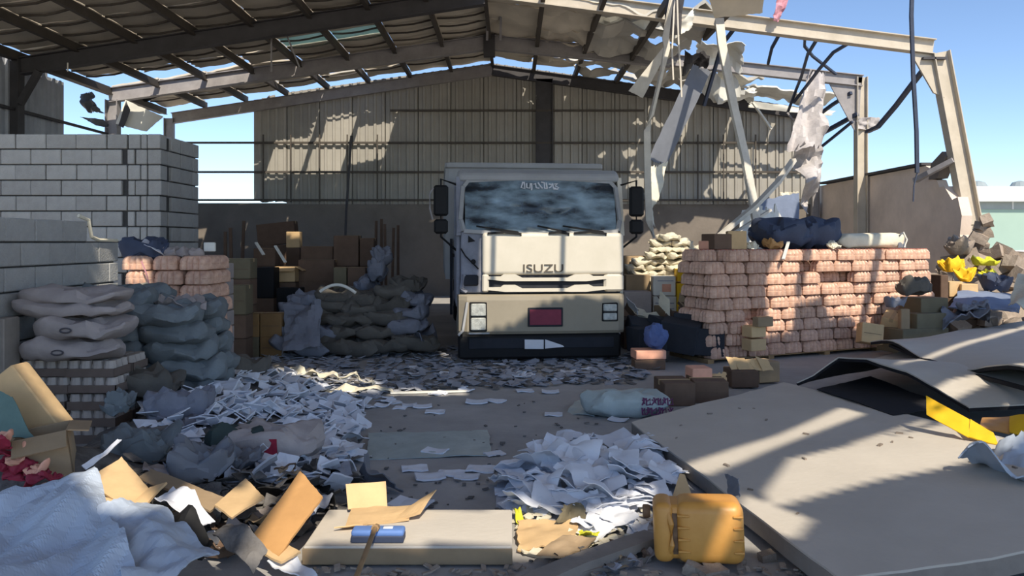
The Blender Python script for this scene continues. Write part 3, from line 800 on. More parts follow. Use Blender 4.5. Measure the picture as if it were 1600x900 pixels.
for x, yy in ((-0.98, 0.95), (0.98, 0.95), (-0.96, 5.6), (0.96, 5.6)):
    w = inst('wheel', wm, (x, yy, 0.48), parent=T); inst('hub', hm, parent=w)
MB().box(-1.22, -1.18, 1.72, 1.9, 0.5, 1.7).build('side_step', 'darkinterior', T)

# ------------------------------------------------------------------ generic things
def sack_mesh(name, m, sx, sy, sz, seed, e=0.5, ns=36, nr=16, amp=0.05):
    vs = []; fs = []
    sg_ = lambda v, p: math.copysign(abs(v) ** p, v)
    for j in range(nr + 1):
        ph = -math.pi/2 + math.pi * j / nr
        for i in range(ns):
            th = 2 * math.pi * i / ns
            c = sg_(math.cos(ph), e)
            x = c * sg_(math.cos(th), e); y = c * sg_(math.sin(th), e); z = sg_(math.sin(ph), 0.62)
            edge = 1 - 0.30 * max(abs(x), abs(y)) ** 4
            p = Vector((x * sx / 2, y * sy / 2, z * sz / 2 * edge))
            d = amp * (fbm(p * (2.2 / max(sx, .3)) * 1.6 + Vector((seed * 3.3, seed, 0)), 1.0) + 0.7 * ridged(p + Vector((seed, 0, 0)), 5.5))
            p.x += d * 0.5 * x; p.y += d * 0.5 * y; p.z += d * 0.9
            p.z += sz / 2
            if p.z < 0.0: p.z = 0.0
            vs.append(p)
    for j in range(nr):
        for i in range(ns): fs.append((j*ns+i, j*ns+(i+1)%ns, (j+1)*ns+(i+1)%ns, (j+1)*ns+i))
    return MB().add(vs, fs).mesh(name, m, True)
SM = {}
def sack(name, m, loc, size, rz=0.0, label='', cat='sack', group=None, tilt=(0, 0), var=3, amp=0.05, e=0.55):
    k = (m, tuple(round(s, 2) for s in size), random.randrange(var), e)
    if k not in SM: SM[k] = sack_mesh(name, m, *size, seed=len(SM) + 1, amp=amp, e=e)
    return tag(inst(name, SM[k], loc, (R(tilt[0]), R(tilt[1]), rz)), label, cat, group)

CM = {}
def cuboid(sx, sy, sz, m, c=0.008):
    k = (round(sx, 3), round(sy, 3), round(sz, 3), m, c)
    if k not in CM: CM[k] = MB().cbox(-sx/2, sx/2, -sy/2, sy/2, 0, sz, c).mesh('carton_body', m)
    return CM[k]
def carton(loc, size, rz=0.0, m='card_dull', label='', group=None, rot=(0, 0), opened=False, tape=True, name='cardboard_box', cat='box'):
    sx, sy, sz = size
    e = empty(name, loc, (R(rot[0]), R(rot[1]), rz), label, cat, group)
    if not opened:
        inst('carton_body', cuboid(sx, sy, sz, m), parent=e)
        if tape:
            MB().box(-sx/2 - .002, sx/2 + .002, -0.025, 0.025, sz - 0.05, sz + 0.002).build('tape', 'tape', e)
            MB().box(-sx/2 + 0.03, sx/2 - 0.03, -sy/2 - 0.003, -sy/2, sz * .47, sz * .47 + 0.006).build('seam', 'card_dark', e)
    else:
        t = 0.008
        b = MB().box(-sx/2, sx/2, -sy/2, sy/2, 0, t)
        b.box(-sx/2, sx/2, -sy/2, -sy/2 + t, 0, sz).box(-sx/2, sx/2, sy/2 - t, sy/2, 0, sz).box(-sx/2, -sx/2 + t, -sy/2, sy/2, 0, sz).box(sx/2 - t, sx/2, -sy/2, sy/2, 0, sz)
        b.build('carton_body', m, e)
        for (x, y, ax, w, l, an) in ((0, -sy/2, 0, sx, sy*.45, 130), (0, sy/2, 0, sx, sy*.45, -120), (-sx/2, 0, 1, sy, sx*.4, -125), (sx/2, 0, 1, sy, sx*.4, 115)):
            f = MB()
            if ax == 0: f.box(-w/2 + .005, w/2 - .005, -t/2, t/2, 0, l)
            else: f.box(-t/2, t/2, -w/2 + .005, w/2 - .005, 0, l)
            fo = f.build('flap', m, e); fo.location = (x, y, sz)
            an += rnd(-20, 20)
            fo.rotation_euler = (R(an), 0, 0) if ax == 0 else (0, R(an), 0)
    return e
def flat(name, A, B, C, D, m, label, cat, th=0.01, amp=0.02, fr=3, jag=0.0, n=(12, 10), fold=False, group=None, smooth=True, arch=0.0):
    random.random()
    o = MB().sheet(qfn(A, B, C, D, amp, fr, len(bpy.data.objects) * 0.37 % 17, jag, fold, arch), n[0], n[1], th).build(name, m, None, smooth, True)
    return tag(o, label, cat, group)
def bar_thing(name, pts, w, h, m, label, cat, tube=False):
    mb = MB()
    if tube: mb.tube(pts, w, 8)
    else: mb.bar(pts, w, h)
    return tag(mb.build(name, m, None, False, True), label, cat)

# ------------------------------------------------------------------ shrink-wrapped bottle packs
def pack_mesh(nx, ny, w, d, h, seed):
    per = []
    def side(p, q, n, nrm):
        for k in range(n):
            for t in range(4):
                a = (k + t / 4) / n
                bul = abs(math.sin(math.pi * (k + t/4) ))
                x = p[0] + (q[0] - p[0]) * a; y = p[1] + (q[1] - p[1]) * a
                per.append((x, y, nrm, math.sin(math.pi * (t / 4))))
    side((-w/2, -d/2), (w/2, -d/2), nx, (0, -1)); side((w/2, -d/2), (w/2, d/2), ny, (1, 0))
    side((w/2, d/2), (-w/2, d/2), nx, (0, 1)); side((-w/2, d/2), (-w/2, -d/2), ny, (-1, 0))
    lv = ((0.0, 0.0, 0.012), (0.04, 0.0, 0.026), (0.40, 0.0, 0.028), (0.44, -0.003, 0.024), (0.60, -0.002, 0.028), (0.76, -0.010, 0.028), (0.92, -0.024, 0.022), (1.0, -0.040, 0.008))
    vs = []; n = len(per); fs = []
    for a, ins, sc in lv:
        for x, y, nr, b in per:
            o = ins + sc * b - 0.008
            kx = 1 + 2 * (ins) / w; ky = 1 + 2 * (ins) / d
            wob = 0.003 * noise.noise(Vector((x * 14, y * 14, a * 4 + seed)))
            vs.append((x * kx + nr[0] * (sc * b + wob), y * ky + nr[1] * (sc * b + wob), a * h))
    for l in range(len(lv) - 1):
        for k in range(n): fs.append((l*n+k, l*n+(k+1)%n, (l+1)*n+(k+1)%n, (l+1)*n+k))
    fs.append(tuple(range(n - 1, -1, -1))); fs.append(tuple(range((len(lv)-1)*n, len(lv)*n)))
    return MB().add(vs, fs).mesh('shrink_wrap', 'pack', True)
PKW, PKD, PKH = 0.325, 0.24, 0.165
PM = [pack_mesh(4, 3, PKW - 0.048, PKD - 0.044, PKH - 0.003, s) for s in range(3)]
PC = [pack_mesh(3, 3, 0.23, PKD - 0.044, PKH - 0.003, s) for s in range(2)]
capm = MB().lathe([(0.02, 0), (0.02, 0.014), (0.016, 0.016)], 8).mesh('cap', 'packcap', True)
packm_lit = PM
def pack(loc, rz, label, group, caps=False, me=None):
    e = inst('bottle_pack', me or random.choice(PM), loc, (rnd(-.015, .015), rnd(-.015, .015), rz + rnd(-.03, .03)))
    tag(e, label, 'bottle pack', group)
    if caps:
        for i in range(4):
            for j in range(3): inst('cap', capm, ((i - 1.5) * 0.066, (j - 1) * 0.06, PKH - 0.016), parent=e)
    return e
# big stack beside the truck
S0, S1 = Vector((2.66, 10.35, 0)), Vector((6.75, 12.15, 0))
sdv = (S1 - S0).normalized(); snv = Vector((-sdv.y, sdv.x, 0)); srz = math.atan2(sdv.y, sdv.x)
ORD = ['first', 'second', 'third', 'fourth', 'fifth', 'sixth', 'seventh', 'eighth', 'ninth', 'tenth', 'eleventh', 'twelfth', 'thirteenth', 'fourteenth', 'fifteenth']
ROWN = ['bottom row', 'second row up', 'third row up', 'fourth row up', 'middle row', 'fourth row down', 'third row down', 'second row down', 'top row']
MB_p = empty('pallet', S0 + sdv * 2.2 + snv * 0.45, (0, 0, srz), 'wooden pallet base under the long pink bottle pack stack', 'pallet')
for k in range(7): MB().box(-2.2, 2.2, -0.42 + k * 0.13, -0.33 + k * 0.13, 0.045, 0.058).build('slat', 'wood', MB_p)
for k in range(5): MB().box(-2.2 + k * 1.05, -2.1 + k * 1.05, -0.42, 0.46, 0.0, 0.045).build('bearer', 'wood', MB_p)
random.seed(21)
gone = {(8, 0), (7, 5), (6, 6), (6, 7), (3, 2), (2, 2)}
for r_ in range(9):
    a = 0.16 + (0.0 if r_ % 2 else 0.06) + (0.05 if r_ in (4, 5) else 0)
    c = 0
    while a < 4.45:
        wv = PKW
        for lay in range(3 if (c < 1 or r_ >= 7) else 2):
            if lay == 0 and (r_, c) in gone: continue
            p = S0 + sdv * a + snv * (0.13 + lay * 0.25 + rnd(-.012, .012) + (0.02 * math.sin(c * 2.1 + r_) if lay == 0 else 0))
            p.z = 0.06 + r_ * PKH
            vis = 'front face' if lay == 0 else ('second layer' if lay == 1 else 'rear layer')
            pack(p, srz, 'pink bottle pack, long stack, %s, %s from the left, %s' % (ROWN[r_], ORD[c], vis), 'bottle packs in the long stack', caps=(r_ == 8))
        a += wv + rnd(0.0, 0.012); c += 1
# two creamy cartons let into the stack and boxes thrown against it
for (px, py, d, s, m, lb) in ((1178, 516, 10.42, (0.25, 0.2, 0.15), 'card', 'pale carton stuck low in the bottle pack stack, upper of two'), (1178, 537, 10.42, (0.26, 0.2, 0.16), 'card', 'pale carton stuck low in the bottle pack stack, lower of two'), (1192, 500, 10.35, (0.26, 0.12, 0.13), 'card_dull', 'yellowish carton jutting from the middle of the bottle pack stack')):
    p = W(px, py + 10, d); carton(p, s, srz, m, lb, tape=False)
carton(W(1358, 537, 10.9), (0.3, 0.22, 0.28), srz - .5, 'card', 'small cardboard box leaning on the right end of the pink stack', rot=(-12, 8))
carton(W(1392, 513, 11.3), (0.36, 0.26, 0.22), srz + .5, 'card', 'cardboard box lying tilted on packs at the stack end', rot=(14, -16))
# smaller stack on the left, behind the grey sacks
random.seed(5)
for r_ in range(9):
    for c in range(3):
        for lay in range(3 if c == 2 else 2):
            p = Vector((-4.31 + c * 0.33 + (0.04 if r_ % 2 else 0), 8.88 + lay * 0.26, r_ * 0.166))
            pack(p, 0.0, 'reddish bottle pack in the small stack, %s, %s, %s layer' % (['ninth row down', 'eighth row down', 'seventh row down', 'sixth row down', 'fifth row down', 'fourth row down', 'third row down', 'second row down', 'top row'][r_], ['left', 'middle', 'right'][c], ['front', 'second', 'rear'][lay]), 'bottle packs in the small stack', me=random.choice(PC) if (c + r_) % 3 == 0 else None)
bar_thing('snapped_strap', [W(221, 408, 8.66), W(229, 428, 8.64), W(235, 452, 8.66)], 0.012, 0.01, 'pinkcloth', 'loose pink strap hanging over the small reddish stack', 'strap')
# ------------------------------------------------------------------ trays of jars, near left
jarm = MB().lathe([(0.045, 0), (0.05, 0.01), (0.05, 0.085), (0.044, 0.1), (0.044, 0.125), (0.03, 0.128)], 10).mesh('jar', 'jar', True)
tb = MB(); tb.box(-.2, .2, -.14, .14, 0, .006).box(-.2, .2, -.14, -.133, 0, .07).box(-.2, .2, .133, .14, 0, .07).box(-.2, -.193, -.14, .14, 0, .07).box(.193, .2, -.14, .14, 0, .07)
traym = tb.mesh('tray', 'tray')
def jar_tray(loc, rz, label):
    e = empty('jar_tray', loc, (0, 0, rz), label, 'tray', 'trays of jars by the low wall')
    inst('tray', traym, parent=e)
    for i in range(4):
        for j in range(3): inst('jar', jarm, (-0.145 + i * 0.097, -0.09 + j * 0.09, 0.006), parent=e)
    return e
random.seed(8)
TR = ['bottom', 'second', 'third', 'fourth', 'fifth', 'sixth', 'seventh', 'eighth']
for r_ in range(8):
    for c in range(2):
        for lay in range(2):
            if r_ > 4 and (c == 1 or lay == 0 or r_ > 6): continue
            jar_tray((-3.87 + c * 0.425 + rnd(-.012, .012) + 0.01 * r_ * (1 - c), 6.42 + lay * 0.30 + rnd(-.01, .01), r_ * 0.136), rnd(-.03, .03),
                     'tray of pale jars by the low wall, %s up, %s column, %s row' % (TR[r_], 'left' if c == 0 else 'right', 'front' if lay == 0 else 'rear'))
carton((-4.02, 6.1, 0.0), (0.10, 0.2, 1.05), 0.0, 'slabedge', 'narrow tan carton edge beside the jar trays', tape=False)

# ------------------------------------------------------------------ sacks on the left
random.seed(31)
gs = 'grey sacks stacked by the low wall'
rows = [(0.0, [(-3.72, 0), (-3.1, 0)]), (0.17, [(-3.75, 0), (-3.12, 0)]), (0.34, [(-3.7, 0), (-3.05, 0)]), (0.52, [(-3.75, 0), (-3.15, 0)]), (0.69, [(-3.78, 0), (-3.2, 0)]), (0.86, [(-3.74, 0), (-3.22, 0)]), (1.0, [(-3.72, .12)])]
RL = ['bottom layer', 'second layer', 'third layer', 'fourth layer', 'fifth layer', 'sixth layer', 'topmost']
for i, (z, xs) in enumerate(rows):
    for j, (x, dz) in enumerate(xs):
        for lay in range(2):
            sack('grain_sack', 'sack_grey', (x + rnd(-.04, .04), 7.25 + lay * 0.42 + rnd(-.04, .04), z + (0.02 if lay else 0)), (0.66, 0.46, 0.21), rnd(-.12, .12),
                 'grey plastic-wrapped sack, %s of the sack stack, %s, %s' % (RL[i], 'left' if j == 0 else 'right', 'front' if lay == 0 else 'back'), 'sack', gs, amp=0.06)
def print_patch(parent, x, y, z, w, h, m, rx=0.0):
    o = MB().sheet(lambda u, v: (x + (u - .5) * w, y, z + (v - .5) * h), 3, 3, 0.004).build('print', m, parent)
    o.rotation_euler = (rx, 0, 0); return o
pale = [((-3.60, 6.33, 0.685), (0.78, 0.46, 0.17), 0.05, 'pale sack with an oval print lying on the jar trays, lower'), ((-3.52, 6.34, 0.86), (0.74, 0.46, 0.17), -0.04, 'pale sack with an oval print lying on the jar trays, upper'),
        ((-3.64, 6.42, 1.03), (0.88, 0.5, 0.14), 0.03, 'long pale pink sack on top of the jar tray stack'), ((-3.66, 6.45, 1.14), (0.84, 0.5, 0.12), -0.05, 'thin grey sack lying topmost by the low block wall')]
for loc, sz, rz, lb in pale:
    s_ = sack('flour_sack', 'sack_pale', loc, sz, rz, lb, 'sack')
    if 'oval' in lb:
        pts = [(0.045 * math.cos(a * math.pi / 8), -0.238, 0.085 + 0.018 * math.sin(a * math.pi / 8)) for a in range(17)]
        MB().tube([(x - 0.02, y, z) for x, y, z in pts], 0.007, 5).build('print', 'print_dark', s_)
flat('plastic_sheet', W(128, 470, 7.2), W(245, 462, 7.3), W(235, 447, 7.7), W(150, 445, 7.7), 'sack_white', 'crumpled white plastic sheet on top of the grey sacks', 'sheet', 0.006, 0.08, 5, 0.1, fold=True)
flat('plastic_sheet', W(240, 472, 7.2), W(325, 480, 7.2), W(320, 468, 7.7), W(235, 462, 7.7), 'sack_pale', 'dusty film hanging over the right end of the grey sacks', 'sheet', 0.006, 0.07, 5, 0.1, fold=True)
sack('plastic_bag', 'navy', W(226, 408, 9.0), (0.5, 0.35, 0.27), 0.2, 'dark blue bag lying on the small reddish stack', 'bag', amp=0.08)
flat('paper_sheet', W(220, 378, 8.9), W(250, 395, 8.7), W(258, 400, 8.9), W(228, 374, 9.1), 'paper', 'white paper draped over the dark blue bag', 'paper', 0.005, 0.02, 6)
carton(W(328, 393, 9.3), (0.13, 0.13, 0.11), 0.3, 'whitesheet', 'tiny white carton on the end of the small reddish stack', tape=False)
for k, (px, py) in enumerate(((268, 404), (290, 404), (308, 404))):
    sack('plastic_bag', 'sack_pale', W(px, py, 9.0), (0.18, 0.16, 0.11), k, 'small pale bag on the small reddish stack, %s' % (['left', 'middle', 'right'][k]), 'bag')

# ------------------------------------------------------------------ boxes and sacks in the back left
random.seed(12)
def rect_box(x0, y0, x1, y1, d, m, label, dep=0.3, rz=0.0, opened=False, tape=True, support=True, rot=(0, 0), group=None):
    a = W(x0, y1, d); b = W(x1, y0, d)
    loc = Vector(((a.x + b.x) / 2, d + dep / 2, max(0, a.z)))
    carton(loc, (b.x - a.x, dep, b.z - a.z), rz, m, label, group, rot, opened, tape)
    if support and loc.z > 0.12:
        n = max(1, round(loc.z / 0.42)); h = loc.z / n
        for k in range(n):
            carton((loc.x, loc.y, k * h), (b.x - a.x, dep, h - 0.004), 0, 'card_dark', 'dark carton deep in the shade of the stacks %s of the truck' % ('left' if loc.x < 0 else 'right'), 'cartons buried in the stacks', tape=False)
rect_box(375, 490, 404, 527, 10.9, 'card_brown', 'tall brown carton, upper left of the block of four', rz=0.03, support=False)
rect_box(406, 490, 440, 527, 10.9, 'card_brown', 'tall brown carton, upper right of the block of four', rz=-0.02, support=False)
rect_box(375, 527, 404, 560, 10.9, 'card_olive', 'brown carton, lower left of the block of four', support=False)
rect_box(406, 527, 440, 560, 10.9, 'card_brown', 'brown carton, lower right of the block of four', support=False)
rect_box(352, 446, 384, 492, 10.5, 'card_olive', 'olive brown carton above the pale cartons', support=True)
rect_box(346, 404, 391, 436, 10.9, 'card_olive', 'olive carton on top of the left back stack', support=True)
for k, (y0, y1) in enumerate(((412, 436), (437, 461), (462, 486), (487, 511), (512, 538), (539, 566))):
    rect_box(322, y0, 352, y1, 9.7, 'sack_pale', 'grey wrapped carton in the column beside the small reddish stack, number %s from the top' % (['one', 'two', 'three', 'four', 'five', 'six'][k]), support=False, tape=False, rz=rnd(-.06, .06))
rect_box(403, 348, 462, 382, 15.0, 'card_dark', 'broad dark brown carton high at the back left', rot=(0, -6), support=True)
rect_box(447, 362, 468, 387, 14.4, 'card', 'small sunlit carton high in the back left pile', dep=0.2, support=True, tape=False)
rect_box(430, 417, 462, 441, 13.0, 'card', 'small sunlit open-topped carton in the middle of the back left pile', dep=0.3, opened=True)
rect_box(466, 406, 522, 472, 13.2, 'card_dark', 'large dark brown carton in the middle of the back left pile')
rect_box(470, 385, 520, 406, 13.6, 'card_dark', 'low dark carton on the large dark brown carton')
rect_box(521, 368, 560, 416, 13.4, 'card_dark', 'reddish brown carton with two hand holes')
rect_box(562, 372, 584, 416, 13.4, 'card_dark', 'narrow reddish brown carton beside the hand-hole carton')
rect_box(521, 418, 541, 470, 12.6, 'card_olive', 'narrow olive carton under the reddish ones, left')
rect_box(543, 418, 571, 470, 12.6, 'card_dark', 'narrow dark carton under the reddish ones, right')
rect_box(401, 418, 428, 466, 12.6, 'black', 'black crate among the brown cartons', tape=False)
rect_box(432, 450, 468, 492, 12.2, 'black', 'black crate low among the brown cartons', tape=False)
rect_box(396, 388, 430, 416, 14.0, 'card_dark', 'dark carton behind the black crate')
for px in (530, 549):
    MB().lathe([(0.02, 0), (0.02, 0.01)], 8, Matrix.Translation(W(px, 378, 13.39)) @ Matrix.Rotation(R(90), 4, 'X')).build('hand_hole', 'black', bpy.data.objects.get('ceiling')) if False else None
for k, (px, py0, py1, dx) in enumerate(((352, 362, 392, 0), (375, 345, 392, 6), (364, 356, 392, -4), (586, 345, 400, 2), (596, 342, 402, 0), (604, 350, 402, -3), (612, 356, 404, 3), (622, 352, 402, 0))):
    d = 16.0 if px < 400 else 17.5
    bar_thing('leaning_plank', [(W(px, 470, d).x, d, 0.0), W(px + dx, py0, d)], 0.06, 0.03, 'card_dark', 'dark plank standing against the back, number %s from the left' % (['one', 'three', 'two', 'four', 'five', 'six', 'seven', 'eight'][k]), 'plank')
bar_thing('leaning_pole', [(W(536, 470, 19).x, 19, 0), W(541, 330, 19), W(549, 212, 19)], 0.05, 0.05, 'steel_dark', 'thin dark pole standing in front of the left gable', 'pole')
for k, (px, py, m, sz) in enumerate(((590, 440, 'sack_blue', (0.5, 0.3, 0.4)), (598, 415, 'sack_blue', (0.42, 0.3, 0.3)), (575, 462, 'sack_blue', (0.5, 0.3, 0.3)))):
    p = W(px, py, 12.4); n = 0
    sack('plastic_bag', m, (p.x, p.y, max(0, p.z)), sz, rnd(0, 3), 'blue-grey bag in the back left pile, %s' % (['middle one', 'upper one', 'lower one'][k]), 'bag', amp=0.09)
carton((W(590, 470, 12.4).x, 12.55, 0), (0.7, 0.4, 0.72), 0, 'card_dark', 'dark carton under the blue-grey bags', tape=False)
# sack heaps
heap = [(455, 548, .62, 'sack_blue'), (490, 552, .6, 'sack_blue'), (530, 552, .66, 'sack_dark'), (565, 552, .62, 'sack_dark'), (610, 550, .7, 'sack_dark'), (648, 545, .7, 'sack_dark'),
        (462, 530, .6, 'sack_blue'), (505, 530, .62, 'sack_blue'), (548, 528, .62, 'sack_dark'), (592, 528, .7, 'sack_dark'), (635, 522, .6, 'sack_blue'),
        (466, 512, .6, 'sack_blue'), (520, 508, .66, 'sack_dark'), (560, 510, .6, 'sack_dark'), (605, 506, .7, 'sack_dark'), (645, 500, .5, 'sack_blue'),
        (470, 494, .58, 'sack_blue'), (522, 490, .66, 'sack_dark'), (565, 492, .6, 'sack_dark'), (612, 486, .66, 'sack_dark'), (650, 478, .45, 'sack_blue'),
        (480, 478, .5, 'sack_blue'), (525, 474, .62, 'sack_dark'), (570, 475, .62, 'sack_dark'), (618, 466, .6, 'sack_dark'), (640, 455, .5, 'sack_dark')]
for k, (px, py, L, m) in enumerate(heap):
    lv = (560 - py) / 18.0
    d = 11.0 + lv * 0.12
    p = W(px, py, d)
    sack('grain_sack', m, (p.x, d, max(0.0, p.z)), (L, 0.5, 0.2), rnd(-.3, .3), 'slumped %s sack in the heap left of the truck, %s' % ('blue-grey' if 'blue' in m else 'dark dusty', ['lowest layer', 'second layer', 'middle layer', 'fourth layer', 'top layer'][min(4, int(lv))]), 'sack', 'sacks slumped left of the truck', (rnd(-8, 8), rnd(-8, 8)), amp=0.07)
flat('fallen_sheet', W(600, 470, 12.0), W(660, 540, 10.7), W(685, 540, 11.4), W(640, 450, 12.6), 'sack_blue', 'grey-blue sheet slumping down beside the truck', 'sheet', 0.01, 0.12, 3, 0.1, fold=True)
flat('fallen_sheet', W(440, 480, 11.0), W(505, 470, 11.0), W(500, 540, 10.6), W(445, 560, 10.6), 'sack_blue', 'grey cloth draped over the sacks beside the four cartons', 'sheet', 0.01, 0.12, 3, 0.1, fold=True)
arc = [W(500 + 56 * t, 462 - 17 * math.sin(math.pi * (0.12 + .8 * t)), 10.9) for t in [i / 12 for i in range(13)]]
bar_thing('white_hoop', arc, 0.022, 0, 'whitesheet', 'white curved pipe hoop over the dark sacks', 'pipe', tube=True)
for k, (a, b) in enumerate((((400, 379), (412, 398)), ((430, 384), (446, 410)))):
    bar_thing('broken_lath', [W(*a, 12.4), W(*b, 12.3)], 0.05, 0.02, 'whitesheet', 'short white lath in the back left pile, %s' % ('left' if k == 0 else 'right'), 'lath')

# ------------------------------------------------------------------ right of the truck
random.seed(77)
ws_ = 'white sacks piled beside the pink stack'
for r_, (z, n, x0) in enumerate(((0.86, 4, 2.1), (0.96, 4, 2.05), (1.06, 4, 2.1), (1.16, 4, 2.1), (1.26, 4, 2.15), (1.36, 3, 2.4), (1.46, 3, 2.45), (1.56, 2, 2.5), (1.65, 1, 2.6))):
    for c in range(n):
        sack('rice_sack', 'sack_white', (x0 + c * 0.30 + rnd(-.03, .03), 12.75 + rnd(-.06, .06), z), (0.36, 0.4, 0.12), rnd(-.2, .2), 'cream sack in the pile behind the yellow cartons, layer %s' % (['one, lowest', 'two', 'three', 'four', 'five', 'six', 'seven', 'eight', 'nine, topmost'][r_]), 'sack', ws_, (0, rnd(-5, 5)), amp=0.05)
for c in range(3):
    carton((2.2 + c * 0.46, 12.8, 0), (0.45, 0.5, 0.86), 0, 'card_dull', 'plain carton under the cream sack pile', 'cartons under the cream sacks', tape=False)
def band_box(x0, y0, x1, y1, d, m, label, bands):
    a = W(x0, y1, d); b = W(x1, y0, d)
    e = empty('carton', ((a.x + b.x) / 2, d + .18, max(0, a.z)), (0, 0, -0.08), label, 'carton')
    w, h = b.x - a.x, b.z - a.z
    inst('carton_body', cuboid(w, 0.36, h, m), parent=e)
    for z0, z1, xa, xb, bm in bands: MB().box(xa * w, xb * w, -0.184, -0.18, z0 * h, z1 * h).build('printed_band', bm, e)
band_box(1060, 421, 1094, 441, 12.0, 'yellow', 'small yellow carton, upper one beside the pink stack', [(0.0, 0.08, -.5, .5, 'card_orange')])
band_box(1060, 443, 1100, 494, 11.9, 'yellow', 'tall yellow carton, lower one beside the pink stack', [(0.7, .74, -.3, .45, 'card_orange'), (.5, .54, -.3, .45, 'card_orange'), (.3, .34, -.3, .45, 'card_orange'), (0, 1, .38, .5, 'paper')])
band_box(1022, 432, 1057, 462, 12.0, 'whitesheet', 'white carton with a pink print beside the yellow cartons', [(.2, .6, -.1, .3, 'orange'), (.75, .8, -.3, .4, 'paper_dull')])
band_box(1022, 463, 1058, 492, 12.0, 'whitesheet', 'white carton with thin lines under the pink-printed one', [(.3, .36, -.4, .4, 'paper_dull'), (.6, .66, -.4, .4, 'paper_dull')])
rect_box(1060, 494, 1100, 560, 11.9, 'card_dull', 'grey carton under the tall yellow carton', 0.36, tape=False)
rect_box(1022, 492, 1058, 558, 12.0, 'card_dull', 'grey carton under the lined white carton', 0.36, tape=False)
rect_box(975, 456, 1018, 500, 11.8, 'sack_pale', 'pale grey bundle next to the truck bumper', 0.4, tape=False)
rect_box(978, 430, 1016, 455, 12.3, 'card_dull', 'grey carton behind the pale bundle by the truck', 0.4, tape=False)
rect_box(975, 400, 1010, 429, 12.9, 'card_dull', 'dull carton behind the truck mirror', 0.4, tape=False)
# crushed black trays and scraps in front
for k, (px, py, s, rz, rx) in enumerate(((1015, 548, (.5, .4, .34), .3, 0), (1060, 546, (.5, .4, .4), -.4, 6), (1098, 556, (.45, .4, .36), .2, -8), (1035, 520, (.4, .35, .2), .7, 14), (1080, 515, (.5, .35, .2), -.3, -10), (1000, 520, (.4, .3, .18), .1, 20))):
    p = W(px, py, 10.6 + .25 * (py < 530)); carton((p.x, p.y, max(0, p.z)), s, rz, 'darkinterior', 'crushed black crate in the heap between truck and pink stack, %s' % (['front left', 'front middle', 'front right', 'upper middle', 'upper right', 'upper left'][k]), None, (rx, rnd(-10, 10)), tape=False, name='crate', cat='crate')
for k in range(16):
    px, py = rnd(985, 1100), rnd(480, 512); d = rnd(10.9, 11.4)
    A = W(px, py, d); a = rnd(0, 6.28); L = rnd(.2, .4)
    flat('torn_card', A, A + Vector((L * math.cos(a), .1, L * .6 * math.sin(a))), A + Vector((L * math.cos(a) - .1, .25, L * .6 * math.sin(a) + .12)), A + Vector((-.1, .2, .14)), random.choice(('sack_white', 'card_dull', 'paper', 'sack_white', 'card_dark')), 'torn scrap in the heap below the yellow and white cartons', 'scrap', 0.006, .03, 5, n=(5, 4), group='scraps below the yellow cartons')
sack('plastic_bag', 'blue_bag', W(1024, 546, 10.1), (0.3, 0.25, 0.34), .4, 'knotted blue plastic bag in front of the black crates', 'bag', amp=0.06, e=0.9)
rect_box(992, 548, 1040, 562, 9.9, 'orange', 'flat salmon carton beside the blue bag', 0.3, rz=.1, tape=False)
rect_box(1036, 606, 1085, 642, 7.7, 'card_dark', 'dark brown carton lying on the floor before the pink stack, left', 0.45, rz=.06, support=False)
rect_box(1086, 604, 1140, 638, 7.85, 'card_dark', 'dark brown carton lying on the floor before the pink stack, right', 0.45, rz=-.04, support=False)
rect_box(1080, 576, 1112, 604, 8.1, 'orange', 'sunlit salmon carton on the dark brown cartons', 0.25, rz=.1, tape=False, support=False)
flat('torn_card', W(1112, 604, 8.05), W(1138, 604, 8.05), W(1136, 580, 8.2), W(1108, 585, 8.2), 'card', 'ragged sunlit card beside the salmon carton', 'cardboard', 0.008, .03, 4, .25)
rect_box(1143, 580, 1186, 606, 8.6, 'card_dark', 'dark carton at the foot of the pink stack', 0.35, tape=False)
rect_box(1178, 566, 1216, 598, 8.9, 'card_dull', 'pale carton at the foot of the pink stack', 0.3, rz=.3, tape=False)
for k in range(5):
    a = W(1143 + 12 * k, 580, 8.7); flat('torn_card', a, a + Vector((.14, .02, .0)), a + Vector((.1, .1, rnd(.08, .2))), a + Vector((-.05, .1, rnd(.08, .16))), 'card', 'ragged cream flap above the dark carton at the foot of the pink stack', 'cardboard', .006, .02, 4, .2, n=(4, 4), group='cream flaps by the pink stack')
# things on top of the pink stack
TZ = 0.06 + 9 * PKH
def onstack(a, n): 
    p = S0 + sdv * a + snv * n; p.z = TZ; return p
for k, (a, n, s, lb) in enumerate(((1.75, .55, (.8, .6, .44), 'dark blue tarpaulin bundle on the pink stack, left'), (2.42, .6, (.72, .6, .46), 'dark blue tarpaulin bundle on the pink stack, right'))):
    sack('tarpaulin_bundle', 'navy', onstack(a, n), s, srz, lb, 'bundle', amp=0.08, e=.4)
e = empty('wrapped_bundle', onstack(3.3, .35), (0, 0, srz - .12), 'long white bundle in clear film on the pink stack', 'bundle')
inst('wrapped_core', sack_mesh('wrapped_core', 'sack_white', 1.22, .34, .24, 3, .25, amp=.03), parent=e)
MB().sheet(qfn((.45, -.18, .02), (.68, -.1, .02), (.66, -.08, .26), (.45, -.17, .24), .05, 5, 4), 6, 6, .004).build('film_end', 'greysheet', e, True)
MB().tube([(.56, -.18, .02), (.6, -.19, .14), (.55, -.17, .26)], .012, 5).build('film_end', 'whitesheet', e)
